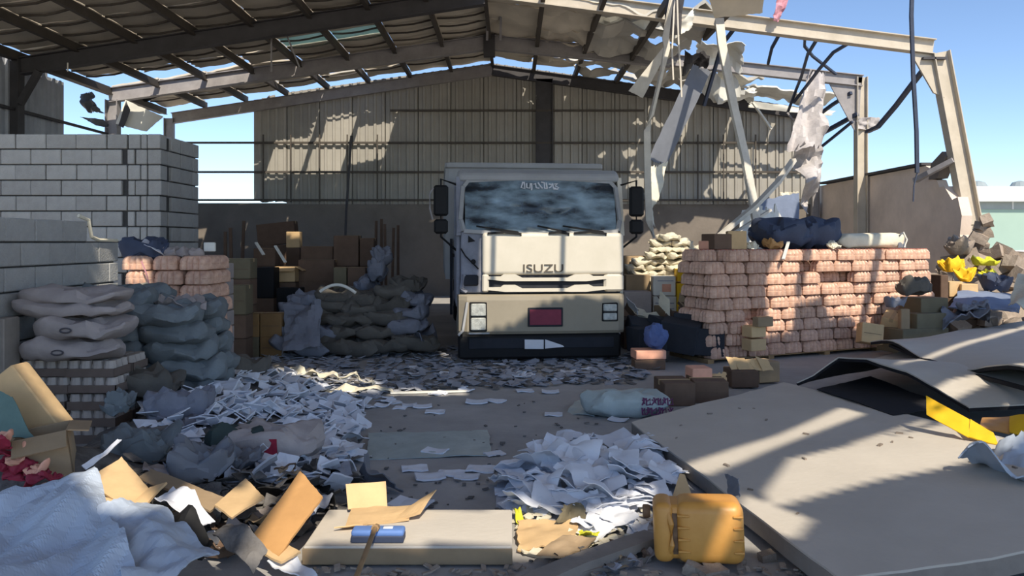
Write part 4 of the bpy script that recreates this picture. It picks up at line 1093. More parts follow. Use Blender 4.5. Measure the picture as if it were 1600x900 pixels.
for k, (px, py, s, m, lb) in enumerate(((1128, 390, (.5, .3, .22), 'card_dark', 'dark brown carton lying on the left end of the pink stack'), (1150, 388, (.26, .26, .26), 'card', 'sunlit small carton on the pink stack'), (1110, 388, (.25, .25, .12), 'orange', 'pinkish scrap carton on the left end of the pink stack'))):
    p = W(px, py, 11.05); carton((p.x, p.y, TZ), s, srz + k, m, lb, tape=False)
sack('plastic_bag', 'card_orange', (W(1208, 386, 11.2).x, 11.2, TZ), (.26, .22, .14), .3, 'orange bag on the pink stack beside the blue bundles', 'bag')
sack('plastic_bag', 'sack_white', (W(1172, 386, 11.1).x, 11.1, TZ), (.22, .2, .12), .3, 'small white bag on the pink stack', 'bag')
sack('plastic_bag', 'sack_white', (W(1310, 386, 11.2).x, 11.35, TZ), (.18, .15, .1), .3, 'little crumpled white bag before the blue bundles', 'bag')
bar_thing('white_stick', [W(1224, 405, 10.75), W(1232, 378, 10.95)], .04, .02, 'whitesheet', 'short white stick leaning on the pink stack', 'stick')
for k in range(5):
    x = 1150 + k * 13
    flat('insulation_board', W(x, 392, 14.2 + .1 * k), W(x + 30, 395, 14.1 + .1 * k), W(x + 42 - 5 * k, 322 + 6 * k, 14.6 + .1 * k), W(x + 8, 330 - 3 * k, 14.6 + .1 * k), 'whitesheet', 'white insulation board leaning behind the pink stack, %s' % (['leftmost', 'second', 'third', 'fourth', 'rightmost'][k]), 'board', .03, .05, 3, .1)
flat('insulation_board', W(1178, 506, 15.2), W(1245, 508, 15.0), W(1250, 300, 15.6), W(1186, 312, 15.8), 'bluefoam', 'bluish panel leaning behind the white boards', 'board', .04, .03, 2, .05)
MB().box(3.6, 6.2, 14.0, 14.9, 0, 1.5).build('debris_core', 'debris') if False else None
for k, (x0, w) in enumerate(((4.2, .9), (5.15, .9))):
    carton((x0 + .4, 14.5, 0), (w, .8, 1.5), 0, 'card_dark', 'tall dark crate behind the pink stack, %s' % ('left' if k == 0 else 'right'), tape=False)
# grey stuff at the right end of the stack
random.seed(9)
rect_box(1428, 466, 1482, 490, 11.2, 'card_olive', 'grey-green carton at the right end of the pink stack, upper', .4, rz=.3, tape=False, support=False)
rect_box(1420, 490, 1478, 516, 11.0, 'card_olive', 'grey-green carton at the right end of the pink stack, middle', .5, rz=.3, tape=False, support=False)
rect_box(1395, 514, 1485, 552, 10.9, 'card_olive', 'wide grey-green carton at the right end of the pink stack, lowest', .5, rz=.3, tape=False, support=False)
rect_box(1408, 483, 1422, 520, 10.9, 'card_dull', 'narrow standing cardboard strip by the grey-green cartons', .1, tape=False)
sack('plastic_bag', 'sack_dark', W(1428, 462, 11.2), (.5, .3, .26), .2, 'grey plastic bag stuffed into the end of the pink stack', 'bag', amp=.08)
sack('plastic_bag', 'sack_blue', W(1398, 480, 11.0), (.28, .2, .16), .2, 'small bluish bag against the end of the pink stack', 'bag', amp=.08)
flat('fallen_sheet', W(1480, 480, 11.4), W(1590, 492, 10.4), W(1600, 462, 12.2), W(1500, 455, 13), 'bluefoam', 'blue-grey sheet sloping below the rubble', 'sheet', .02, .1, 1.5, .08)
flat('fallen_sheet', W(1470, 505, 10.9), W(1550, 490, 10.8), W(1545, 475, 11.6), W(1470, 470, 11.6), 'sack_blue', 'crumpled bluish cloth by the grey-green cartons', 'sheet', .02, .25, 1.8, .1, fold=True)
flat('torn_card', W(1570, 470, 10.9), W(1612, 484, 10.4), W(1614, 425, 11.2), W(1592, 430, 11.4), 'sack_white', 'cream folded sheet standing at the right edge', 'sheet', .012, .12, 2, .1, fold=True)
for k, (px, py) in enumerate(((1512, 486), (1532, 482))):
    sack('plastic_bag', 'sack_blue', W(px, py, 11.0), (.24, .2, .12), k, 'small pale bag on the fallen panels by the rubble, %s' % ('left' if k == 0 else 'right'), 'bag')

# rubble heap outside the broken wall
def hh(x, y): return 1.45 * math.exp(-((x - 9.6) / 2.3) ** 2 - ((y - 14.4) / 1.9) ** 2) + .08 * fbm((x, y, 0), 1.5)
tag(MB().sheet(lambda u, v: (6.6 + 6.4 * u, 11.6 + 5.8 * v, max(-.05, hh(6.6 + 6.4 * u, 11.6 + 5.8 * v) - .08)), 26, 24, .05).build('rubble_mound', 'rubble'), 'sloping heap of crushed masonry below the broken wall end', 'rubble', kind='stuff')
rm = []
for s in range(6):
    b = bmesh.new(); bmesh.ops.create_cube(b, size=1.0); bmesh.ops.subdivide_edges(b, edges=b.edges[:], cuts=1, use_grid_fill=True)
    for v in b.verts: v.co = Vector((v.co.x * 1.0, v.co.y * .6, v.co.z * .6)) * (1 + .22 * noise.noise(v.co * 2.5 + Vector((s * 3.1, s, 0))))
    me = bpy.data.meshes.new('masonry_chunk'); b.to_mesh(me); b.free(); me.materials.append(MATS['rubble']); rm.append(me)
for k in range(150):
    x = rnd(7.2, 11.4); y = rnd(12.2, 15.4)
    s = rnd(.18, .42) if k > 14 else rnd(.4, .6)
    tag(inst('masonry_chunk', random.choice(rm), (x, y, max(0, hh(x, y)) + s * .12), (rnd(-.6, .6), rnd(-.6, .6), rnd(0, 3)), (s, s, s)), 'broken block or mortar chunk on the rubble heap by the broken wall', 'rubble', 'masonry chunks on the rubble heap')
for k, (px, py, d, s, m, lb) in enumerate(((1487, 425, 13.2, (.34, .26, .2), 'yellow', 'bright yellow bag on the rubble, left'), (1508, 440, 13.0, (.36, .24, .2), 'yellow', 'bright yellow bag on the rubble, right'), (1545, 440, 12.9, (.26, .22, .17), 'lime', 'lime yellow bag on the rubble'), (1540, 415, 13.6, (.4, .25, .12), 'lime', 'flat pale yellow bag high on the rubble'), (1498, 398, 14.2, (.6, .4, .3), 'rubble', 'big rounded grey lump on top of the rubble'), (1556, 456, 12.6, (.4, .3, .25), 'navy', 'dark bag under the lime yellow bag'))):
    p = W(px, py, d); sack('plastic_bag' if m != 'rubble' else 'mortar_lump', m, p, s, k, lb, 'bag' if m != 'rubble' else 'rubble', amp=.1)
rect_box(1480, 440, 1504, 464, 12.7, 'card', 'cream carton below the yellow bags, left', .25, rz=.2, tape=False)
rect_box(1506, 444, 1530, 462, 12.6, 'card', 'cream carton below the yellow bags, right', .25, rz=-.2, tape=False)
rect_box(1470, 430, 1482, 470, 12.4, 'card_dark', 'dark brown pack end beyond the pink stack', .3, tape=False)
for k in range(10):
    z = .5 + k * .2; s = rnd(.25, .34)
    o = inst('broken_block', random.choice(rm), (9.5 + rnd(-.05, .1), 15.85 - .04 * k + rnd(-.1, .1), 1.0 + k * .12), (rnd(-.5, .5), rnd(-.5, .5), rnd(0, 3)), (s, s, s), wr)

# ------------------------------------------------------------------ building beyond the yard
bx = st(empty('building', (33, 46, 0)), 'long pale green shed with a white roof beyond the yard', 'building') if False else empty('distant_shed', (33, 46, 0), (0, 0, 0), 'long pale green shed with a white roof beyond the yard', 'building')
MB().box(-5.5, 14, 0, 12, -.3, 3.6).build('wall', 'green_wall', bx)
MB().box(-5.6, 14, -.05, 12, 3.6, 4.05).build('window_band', 'band_grey', bx)
for k in range(8): MB().box(-5.4 + 2.3 * k, -5.3 + 2.3 * k, -.09, 0, 3.6, 4.05).build('mullion', 'white_wall', bx)
MB().prism([(-6, 4.05), (14.2, 4.05), (14.2, 4.9), (-6, 4.95)], -.6, 12).build('roof', 'white_wall', bx)
for k in range(4):
    MB().lathe([(.5, 0), (.55, .15), (.4, .4), (.1, .5)], 12, Matrix.Translation((-4.2 + 2.6 * k, 1.5, 4.93))).build('roof_vent', 'band_grey', bx)
MB().box(-5.6, 14, -.12, 0, .95, 1.15).build('sill', 'white_wall', bx)
tag(MB().box(22, 60, 36, 36.3, -.3, .95).build('boundary_kerb', 'rubble'), 'low masonry strip in front of the distant green shed', 'kerb')

# ------------------------------------------------------------------ fallen roof panels, right foreground
def fallen_panel(fn, nu, nv, th, label, m='slabgrey'):
    c = Vector(fn(.5, .5)); c.z = 0
    e = empty('collapsed_roofing', c, (0, 0, 0), label, 'panel')
    MB().sheet(lambda u, v: Vector(fn(u, v)) - c, nu, nv, 0.012).build('panel_face', m, e, True)
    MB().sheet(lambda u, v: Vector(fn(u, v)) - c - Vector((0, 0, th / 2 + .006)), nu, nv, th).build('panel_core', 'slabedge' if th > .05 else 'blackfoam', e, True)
    return e
P1 = qfn(G(985, 662, .10), (2.95, 8.35, .12), (3.95, 3.78, .30), G(1310, 902, .16), .015, .8, 3, .012)
fallen_panel(P1, 30, 26, .09, 'large grey-beige roof panel lying flat in the right foreground')
def lerp_path(P, t):
    t = max(0, min(.9999, t)) * (len(P) - 1); i = int(t); f = t - i; f = f * f * (3 - 2 * f)
    return Vector(P[i]) * (1 - f) + Vector(P[i+1]) * f
L2 = [(3.06, 8.25, .13), (3.2, 8.15, .22), (3.42, 8.05, .42), (3.58, 7.75, .46), (3.7, 7.2, .44), (3.76, 6.8, .36), (3.82, 6.42, .26)]
R2 = [(4.95, 9.7, .28), (5.0, 9.2, .3), (5.1, 8.6, .34), (5.2, 8, .38), (5.2, 7.2, .42), (5.2, 6.6, .45), (5.2, 6.0, .5)]
def P2(u, v):
    a = lerp_path(L2, u); b = lerp_path(R2, u); p = a * (1 - v) + b * v
    return p + Vector((0, 0, .03 * fbm(p, .9)))
fallen_panel(P2, 30, 14, .03, 'thin grey roof sheet with its near edge curled up')
def P3(u, v):
    A, B, C, D = Vector((4.60, 9.85, .36)), Vector((9.3, 12.4, .50)), Vector((8.5, 6.6, .75)), Vector((4.2, 5.9, .56))
    p = A*(1-u)*(1-v) + B*u*(1-v) + C*u*v + D*(1-u)*v
    return p + Vector((0, 0, .05 * fbm(p, .6) + .07 * math.exp(-u * 14) * math.sin(9 * v)))
fallen_panel(P3, 26, 22, .03, 'wide grey roof sheet overlapping behind the curled one')
bar_thing('dark_edge_strip', [W(1392, 540, 9.3), W(1440, 560, 8.4), W(1520, 585, 7.2), W(1620, 612, 6.1)], .05, .03, 'blackfoam', 'dark strip along the edge line of the grey sheets', 'batten')  # strip added for the dark edge line of the overlapping sheet
flat('black_sheet', G(1276, 608, .17), G(1396, 648, .20), G(1478, 634, .24), G(1360, 588, .17), 'blackfoam', 'flat black sheet lying under the curled roof sheet', 'sheet', .008, .012, 2, .02)  # flat black patch below the curled edge
# supports under the panels
random.seed(4)
for k in range(14):
    x, y = rnd(1.5, 3.6), rnd(3.6, 6.5)
    s = rnd(.1, .16)
    tag(inst('masonry_chunk', random.choice(rm), (x, y, .035), (0, 0, rnd(0, 3)), (s, s, .10)), 'masonry chunk wedged under the large fallen panel', 'rubble', 'chunks under the fallen panel')
for k in range(60):
    x = 1.15 + (k % 12) * .02 + rnd(-.1, .35); y = rnd(3.1, 5.0); x = 1.05 + (5.5 - y) * .12 + rnd(-.35, .1) if k < 45 else rnd(1.4, 2.6)
    if k >= 45: y = rnd(3.2, 3.4)
    s = rnd(.03, .11)
    tag(inst('masonry_chunk', random.choice(rm), (x, y, s * .25), (rnd(-.4, .4), rnd(-.4, .4), rnd(0, 3)), (s, s, s)), 'small stone on the floor along the edge of the large fallen panel', 'rubble', 'stones by the fallen panel')
for k in range(22):
    p = P1(rnd(.05, .9), rnd(.1, .9)); s = rnd(.012, .035)
    tag(inst('masonry_chunk', random.choice(rm), (p.x, p.y, p.z + .01), (0, 0, rnd(0, 3)), (s * 1.6, s, s * .8)), 'tiny dark pebble lying on the large fallen panel', 'rubble', 'pebbles on the fallen panel')
# yellow card strips and silver sheet, right edge
flat('yellow_card', W(1448, 648, 5.8), W(1513, 684, 5.5), W(1515, 656, 5.6), W(1447, 618, 5.9), 'yellow', 'pointed yellow card standing on the panels, left one', 'card', .01, .02, 3)
flat('yellow_card', W(1513, 682, 5.5), W(1560, 694, 5.35), W(1552, 676, 5.5), W(1516, 655, 5.7), 'yellow', 'bright yellow card lying beside the pointed one', 'card', .01, .02, 3)
flat('yellow_card', W(1530, 668, 5.8), W(1578, 676, 5.7), W(1580, 650, 5.9), W(1535, 652, 6.0), 'jerry', 'dull ochre card behind the yellow ones', 'card', .01, .02, 3)
flat('yellow_card', W(1578, 678, 5.7), W(1630, 690, 5.5), W(1630, 645, 5.6), W(1578, 650, 5.9), 'yellow', 'yellow card at the right edge of the picture', 'card', .01, .02, 3)
flat('foil_sheet', W(1494, 738, 4.75), W(1620, 752, 4.4), W(1640, 688, 5.1), W(1560, 705, 5.2), 'foil', 'crumpled silvery sheet at the right edge', 'sheet', .008, .16, 2.2, .08, (20, 14), True)
# ------------------------------------------------------------------ jerrycan
jc = empty('jerrycan', (.955, 3.93, .03), (R(-4), R(-2), R(-9)), 'dusty orange plastic jerrycan lying on its side in the foreground', 'jerrycan')
def rbox(sx, sy, sz, r, seg, m, name, parent, loc):
    b = bmesh.new(); bmesh.ops.create_cube(b, size=1.0); bmesh.ops.scale(b, vec=(sx, sy, sz), verts=b.verts)
    bmesh.ops.bevel(b, geom=list(b.edges), offset=r, segments=seg, affect='EDGES', profile=.5)
    me = bpy.data.meshes.new(name); b.to_mesh(me); b.free(); me.materials.append(MATS[m])
    for p in me.polygons: p.use_smooth = True
    return inst(name, me, loc, parent=parent)
rbox(.335, .25, .305, .055, 5, 'jerry', 'body', jc, (.055, 0, .155))
rbox(.10, .24, .295, .04, 4, 'jerry', 'top_section', jc, (-.172, 0, .155))
rbox(.12, .215, .27, .03, 3, 'jerry', 'handle_recess', jc, (-.12, .01, .155))
rbox(.035, .006, .2, .002, 1, 'jerry_brown', 'recess_dark', jc, (-.122, -.099, .15))  # dark of the handle recess put into a flat brown patch
MB().tube([(-.15, -.10, .05), (-.135, -.118, .10), (-.135, -.12, .2), (-.155, -.10, .27)], .014, 8).build('handle', 'jerry', jc, True)
for k in range(4):
    rbox(.06, .02, .012, .004, 2, 'jerry', 'rib', jc, (-.075, -.122, .07 + k * .058))
    rbox(.05, .02, .012, .004, 2, 'jerry', 'rib', jc, (.19, -.122, .07 + k * .058))
MB().lathe([(.03, 0), (.034, .01), (.034, .035), (.028, .04)], 14, Matrix.Translation((-.235, .05, .22)) @ Matrix.Rotation(R(-90), 4, 'Y')).build('cap', 'jerry_brown', jc, True)
tag(inst('masonry_chunk', rm[2], (.98, 3.75, .02), (0, 0, .4), (.14, .14, .12)), 'pale stone wedged in front of the orange jerrycan', 'rubble')
# ------------------------------------------------------------------ foam slab, card box and broom
MB_s = empty('foam_slab', (-.53, 4.16, .012), (0, 0, 0), 'thick beige slab lying flat in the front centre', 'slab')
MB().cbox(-.53, .53, -.27, .27, 0, .095, .006).build('slab_core', 'slabgrey', MB_s)
MB().cbox(-.532, .532, -.275, -.268, .004, .085, .002).build('slab_front_shade', 'card_dull', MB_s)  # shade of the slab's front face put into a browner strip
e = empty('flattened_carton', (-.78, 4.30, .112), (0, 0, .15), 'torn open sunlit cardboard carton lying on the beige slab', 'cardboard')
MB().sheet(qfn((-.14, -.13, 0), (.2, -.1, .0), (.22, .08, .02), (-.12, .1, .02), .01, 5, 3), 8, 6, .006).build('base', 'card', e)
MB().sheet(qfn((-.14, .08, .02), (.08, .09, .02), (.07, .2, .13), (-.16, .19, .13), .008, 5, 5), 8, 6, .006).build('flap', 'card', e)
MB().sheet(qfn((.12, -.08, .0), (.26, -.1, .04), (.36, .05, .11), (.2, .04, .03), .012, 5, 7), 8, 6, .006).build('flap', 'card', e)
MB().sheet(qfn((-.14, -.13, 0), (-.02, -.13, .0), (-.04, -.2, .03), (-.2, -.19, .02), .012, 5, 8, .1), 6, 5, .006).build('flap', 'card', e)
br = empty('broom', (-.69, 3.97, .11), (0, 0, .0), 'broom with a blue head and brown stick lying on the slab', 'broom')
rbox(.27, .085, .035, .014, 3, 'bluebrush', 'head', br, (0, 0, .045))
MB().cbox(-.135, .135, -.045, .04, .0, .035, .004).build('bristles', 'navy', br)
rbox(.05, .03, .006, .002, 1, 'paper', 'sticker', br, (.05, .0, .064))
MB().tube([(-.01, -.02, .075), (-.005, -.08, .085), (.03, -.7, .12), (.06, -1.4, .2)], .013, 8).build('handle', 'wood', br, True)
MB().tube([(-.012, .01, .06), (-.006, -.07, .085)], .02, 8).build('ferrule', 'wood', br, True)
# ------------------------------------------------------------------ left foreground heap
def hm_(x, y):
    return max(0.0, .42 * math.exp(-((x + 2.75) / .62) ** 2 - ((y - 4.4) / .75) ** 2) + .30 * math.exp(-((x + 2.6) / .8) ** 2 - ((y - 6.1) / 1.3) ** 2) + .25 * math.exp(-((x + 3.0) / .7) ** 2 - ((y - 8.0) / 1.2) ** 2) + .12 * math.exp(-((x + 1.5) / .5) ** 2 - ((y - 4.9) / .6) ** 2) + .04 * fbm((x, y, 3), 3) - .03)
tag(MB().sheet(lambda u, v: (-3.25 + 2.9 * u, 3.4 + 6.4 * v, hm_(-3.25 + 2.9 * u, 3.4 + 6.4 * v) - .03), 44, 70, .03).build('debris_mound', 'debris', None, True), 'grey mound of dust and scraps under the litter on the left', 'debris', kind='stuff')
flat('foil_sheet', W(-50, 785, 3.75), W(152, 755, 3.95), W(225, 925, 3.05), W(-80, 960, 2.9), 'foil', 'big crumpled silvery insulation sheet in the bottom left corner', 'sheet', .01, .11, 1.9, .05, (60, 52), True, smooth=False)
flat('foil_sheet', W(148, 812, 3.6), W(238, 788, 3.8), W(345, 872, 3.45), W(200, 950, 2.9), 'foil', 'smaller crumpled silvery insulation sheet right of the big one', 'sheet', .01, .10, 2.1, .06, (50, 44), True, smooth=False)
flat('foil_sheet', W(-30, 762, 4.1), W(135, 750, 4.15), W(150, 785, 3.9), W(-30, 790, 3.85), 'greysheet', 'dark grey sheet under the red packets', 'sheet', .01, .08, 3, .05, (14, 10), True)
random.seed(14)
for k, (px, py, m) in enumerate(((6, 700, 'red'), (24, 712, 'red'), (10, 728, 'red'), (34, 735, 'red'), (52, 742, 'red'), (66, 748, 'red'), (48, 760, 'red'), (20, 752, 'red'), (30, 718, 'orange'), (60, 738, 'orange'), (6, 690, 'orange'), (46, 772, 'orange'), (80, 748, 'red'))):
    p = W(px, py, 4.15 + rnd(-.08, .08)); sack('snack_packet', m, p, (.12, .085, .05), rnd(0, 3), '%s packet in the small spilled pile at the left edge' % ('dark red' if m == 'red' else 'painted-sunlit salmon'), 'packet', 'red packets at the left edge', (rnd(-30, 30), rnd(-30, 30)))  # salmon ones: sunlight on the red packets put into the colour
carton((-3.02, 4.62, .56), (.50, .16, .27), R(0), 'card', 'long open cardboard carton standing on its corner by the jar trays', rot=(0, 52), tape=False)
flat('green_cloth', W(-20, 600, 4.45), W(20, 620, 4.4), W(60, 690, 4.3), W(-20, 680, 4.3), 'green_cloth', 'greenish film hanging behind the tilted carton', 'sheet', .006, .04, 4, .1)
carton((-2.63, 4.38, .28), (.27, .26, .30), R(25), 'card_dull', 'open cardboard carton standing in the left heap', opened=True, rot=(0, -8))
carton((-3.05, 4.3, .42), (.22, .2, .2), R(-20), 'card', 'small torn carton behind the red packets', opened=True, rot=(10, 20))
LITC = [
    ((133, 752, 4.2), (200, 795, 4.0), (236, 768, 4.2), (190, 714, 4.45), 'card', 'broad sunlit cardboard piece in the left foreground'),
    ((150, 785, 4.05), (195, 812, 3.95), (194, 788, 4.05), (150, 772, 4.1), 'card', 'small folded sunlit card below the broad piece'),
    ((205, 788, 4.05), (222, 795, 4.0), (262, 755, 4.2), (235, 762, 4.2), 'card', 'narrow sunlit card strip right of the broad piece'),
    ((217, 745, 4.3), (330, 800, 4.05), (352, 778, 4.2), (235, 735, 4.45), 'card_dull', 'long corrugated cardboard strip in the left foreground'),
    ((335, 790, 4.1), (362, 812, 4.0), (414, 778, 4.2), (384, 748, 4.45), 'card', 'tilted sunlit card beside the corrugated strip'),
    ((385, 850, 3.85), (436, 872, 3.75), (505, 776, 4.15), (470, 736, 4.45), 'card_orange', 'large tan cardboard panel leaning left of the slab'),
    ((395, 860, 3.8), (440, 880, 3.7), (470, 862, 3.8), (420, 838, 3.95), 'card', 'pale card piece at the foot of the leaning tan panel'),
    ((240, 790, 4.0), (300, 815, 3.9), (338, 803, 4.0), (270, 762, 4.2), 'paper', 'white crumpled plastic below the corrugated strip'),
    ((125, 735, 4.3), (133, 740, 4.3), (188, 695, 4.5), (182, 693, 4.5), 'paper', 'narrow white strip leaning by the broad card'),
    ((420, 860, 3.75), (475, 895, 3.6), (500, 880, 3.7), (450, 850, 3.85), 'paper', 'white torn paper at the left end of the slab'),
    ((250, 818, 3.75), (320, 850, 3.6), (335, 835, 3.7), (270, 808, 3.85), 'black', 'black torn film in the left foreground'),
    ((335, 850, 3.7), (395, 890, 3.5), (420, 868, 3.6), (362, 828, 3.8), 'debris', 'dark crushed wrapper in the left foreground'),
    ((440, 800, 4.3), (480, 800, 4.3), (520, 780, 4.6), (490, 765, 4.7), 'paper_dull', 'grey paper beside the leaning tan panel'),
]
for A, B, C, D, m, lb in LITC:
    flat('torn_cardboard' if 'card' in m else 'torn_sheet', W(*A), W(*B), W(*C), W(*D), m, lb, 'cardboard' if 'card' in m else 'sheet', .012 if m != 'paper' else .006, .012 if 'card' in m else .06, 4, .04, (12, 10), fold=('card' not in m))
flat('torn_cardboard', G(806, 858, .03), G(900, 858, .03), G(905, 815, .05), G(806, 812, .05), 'card', 'flat torn cardboard on the floor right of the slab', 'cardboard', .01, .03, 6, .12, (14, 10))
flat('torn_cardboard', G(820, 872, .06), G(885, 870, .06), G(935, 842, .06), G(885, 838, .06), 'card_dull', 'second torn cardboard lying nearer right of the slab', 'cardboard', .01, .03, 6, .12, (14, 10))
flat('plastic_scrap', G(880, 838, .05), G(925, 845, .05), G(940, 828, .08), G(890, 815, .07), 'lime', 'yellow plastic scrap on the torn cardboard', 'scrap', .006, .05, 8, .2, (10, 8), True)
flat('plastic_scrap', G(805, 815, .03), G(818, 818, .03), G(815, 795, .06), G(803, 792, .08), 'lime', 'small yellow scrap at the right end of the slab', 'scrap', .006, .04, 8, .2, (6, 6), True)
flat('plastic_scrap', G(862, 815, .05), G(920, 812, .05), G(905, 780, .12), G(878, 788, .14), 'card_olive', 'olive torn bag among the white sheets', 'scrap', .006, .07, 6, .2, (10, 8), True)
flat('yellow_card', W(1050, 778, 4.7), W(1082, 778, 4.7), W(1070, 742, 4.85), W(1062, 740, 4.85), 'card', 'pointed tan card standing beside the large fallen panel', 'card', .008, .01, 3)
flat('plastic_scrap', G(1285 - 150, 770, .2), G(1155, 775, .22), G(1150, 742, .3), G(1130, 738, .26), 'greysheet', 'grey torn plastic on the edge of the large fallen panel', 'scrap', .006, .05, 5, .2, (10, 8), True)
bar_thing('wooden_plank', [G(1020, 840, .06), G(900, 882, .05), G(780, 935, .04)], .12, .05, 'slabedge', 'grey plank lying left of the orange jerrycan', 'plank')
bar_thing('wooden_plank', [G(880, 900, .02), G(1010, 868, .02)], .08, .03, 'slabedge', 'thin dark plank under the orange jerrycan', 'plank')
# bags in the left litter
sack('printed_sack', 'sack_pale', G(425, 715, .12), (.72, .42, .24), -.12, 'grey sack with a red emblem in the left litter', 'sack', amp=.06)
o = bpy.data.objects[-1] if False else [q for q in bpy.data.objects if q.name.startswith('printed_sack')][-1]
MB().sheet(lambda u, v: (-.02 + .15 * u, -.205 - .012 * v, .06 + .13 * v), 5, 5, .01).build('emblem', 'print_red', o)
MB().tube([(.0, -.222, .13), (.04, -.226, .16), (.07, -.224, .13), (.03, -.222, .1), (.07, -.220, .08)], .007, 5).build('emblem_letter', 'whiteletter', o)
sack('plastic_bag', 'darkgreen', G(368, 722, .1), (.42, .3, .26), .5, 'dark green bag leaning on the emblem sack', 'bag', (10, 10), amp=.06)
sack('plastic_bag', 'greysheet', G(312, 752, .18), (.36, .3, .22), .3, 'puffy blue-grey bag in the left litter', 'bag', amp=.08)
sack('plastic_bag', 'greysheet', G(360, 745, .1), (.32, .26, .2), -.3, 'small blue-grey bag before the dark green bag', 'bag', amp=.08)
sack('plastic_bag', 'sack_blue', G(280, 660, .2), (.5, .4, .25), .3, 'crumpled bluish bag under the grey sacks', 'bag', amp=.09)
sack('plastic_bag', 'sack_dark', G(235, 620, .3), (.5, .4, .22), .1, 'dark dusty bag at the foot of the grey sacks', 'bag', amp=.09)
sack('plastic_bag', 'sack_dark', G(365, 596, .1), (.7, .5, .25), -.3, 'dark dusty bag on the floor before the brown cartons', 'bag', amp=.09)
sack('plastic_bag', 'sack_dark', G(320, 604, .15), (.6, .45, .3), .2, 'second dark dusty bag before the brown cartons', 'bag', amp=.09)
sack('plastic_bag', 'sack_grey', G(215, 720, .25), (.4, .3, .18), .2, 'olive grey bag behind the broad sunlit card', 'bag', amp=.09)
sack('plastic_bag', 'sack_grey', G(185, 650, .3), (.2, .25, .2), .2, 'grey bag at the corner of the jar trays', 'bag', amp=.09)
flat('fallen_sheet', G(225, 690, .25), G(300, 700, .2), G(310, 640, .25), G(240, 640, .3), 'sack_blue', 'bluish crumpled sheet beside the jar trays', 'sheet', .008, .1, 4, .1, fold=True)
flat('torn_sheet', G(380, 565, .15), G(400, 572, .12), G(392, 560, .2), G(370, 556, .2), 'paper', 'small white paper lit by the sun before the brown cartons', 'paper', .006, .06, 6, .1)
# big sack on the floor before the truck
sk = sack('printed_sack', 'matplastic', G(975, 648, 0), (.82, .42, .24), .04, 'half-empty pale sack with purple print on the open floor', 'sack', amp=.05)
for j in range(2):
    x = .13
    for i in range(6):
        w = .026 + .012 * ((i * 7 + j * 3) % 3); z0 = .045 + .09 * j
        pts = [(x, z0), (x + w, z0 + .06), (x + w * .4, z0 + .07), (x + w * .9, z0 + .012), (x + .004, z0 + .05)] if (i + j) % 2 else [(x, z0 + .065), (x + .004, z0), (x + w, z0 + .004), (x + w * .9, z0 + .06), (x + w * .3, z0 + .035)]
        MB().tube([(a, -.212, b) for a, b in pts], .008, 5).build('print', 'print_purple', sk)
        x += w + .012
flat('sack_tail', G(882, 645, .01), G(930, 650, .01), G(925, 612, .1), G(912, 620, .05), 'matplastic', 'flat empty tail of plastic left of the purple-print sack', 'sheet', .008, .04, 4, .05)
flat('plastic_mat', G(572, 718, .008), G(770, 712, .008), G(764, 672, .015), G(575, 676, .015), 'matplastic', 'translucent greenish plastic mat flat on the floor', 'mat', .006, .012, 3, .03, (20, 10))
flat('torn_sheet', G(560, 740, .03), G(635, 766, .02), G(600, 750, .14), G(565, 712, .22), 'greysheet', 'grey torn film trailing from the litter over the floor', 'sheet', .006, .04, 5, .08, (12, 8), True)
flat('torn_sheet', G(455, 580, .03), G(595, 602, .03), G(575, 588, .1), G(445, 574, .12), 'sack_white', 'long white sheet in a strip of sun before the sack heap', 'sheet', .006, .08, 5, .1, (20, 8), True)
flat('torn_sheet', G(500, 613, .02), G(620, 613, .02), G(612, 606, .04), G(510, 605, .05), 'sack_white', 'flat white sheet in the second strip of sun', 'sheet', .006, .04, 5, .1, (20, 6), True)
bar_thing('thin_batten', [G(610, 614, .02), G(730, 611, .02)], .03, .02, 'whitesheet', 'long thin white batten on the floor before the truck', 'batten')

# ------------------------------------------------------------------ loose packets and paper
def pk_mesh(sx, sy, th, bend, seed, m):
    return MB().sheet(lambda u, v: ((u - .5) * sx, (v - .5) * sy, bend * (4 * (u - .5) ** 2) + .012 * noise.noise(Vector((u * 2, v * 2, seed)))), 4, 3, th).mesh('paper_packet', m)
PK = [pk_mesh(.17, .11, .012, b, s, m) for s, (b, m) in enumerate(((0, 'paper'), (.012, 'paper'), (-.012, 'paper_dull'), (.02, 'paper'), (-.02, 'paper')))]
random.seed(100)
def scatter(n, poly, zf, smin, smax, label, group, tilt=.25, cat='packet', meshes=PK, lift=.012, name='paper_packet', pile=0.0):
    xs = [p[0] for p in poly]; ys = [p[1] for p in poly]; k = 0; tries = 0
    while k < n and tries < n * 60:
        tries += 1
        px, py = rnd(min(xs), max(xs)), rnd(min(ys), max(ys))
        if not inpoly(px, py, poly): continue
        p = G(px, py, 0); z = zf(p.x, p.y)
        if z > 0: p = G(px, py, min(z, 1.0)); z = zf(p.x, p.y)
        s = rnd(smin, smax)
        tag(inst(name, random.choice(meshes), (p.x, p.y, z + lift + rnd(0, pile)), (rnd(-tilt, tilt), rnd(-tilt, tilt), rnd(0, 6.28)), (s, s, s)), label, cat, group); k += 1
flat0 = lambda x, y: max(0, hm_(x, y) - .005)
scatter(90, [(230, 600), (330, 575), (450, 590), (560, 640), (500, 660), (420, 650), (260, 650)], flat0, .8, 1.5, 'white paper packet in the thick litter below the grey sacks', 'packets in the left litter', .6, pile=.06)
scatter(50, [(430, 690), (560, 680), (570, 720), (520, 770), (400, 760)], flat0, .8, 1.4, 'white paper packet in the near left litter by the cardboard', 'packets in the near left litter', .7, pile=.10)
scatter(60, [(560, 640), (480, 590), (700, 560), (1000, 575), (960, 600), (800, 600), (720, 615), (640, 640)], flat0, .7, 1.2, 'white paper packet on the floor in front of the truck', 'packets before the truck', .12)
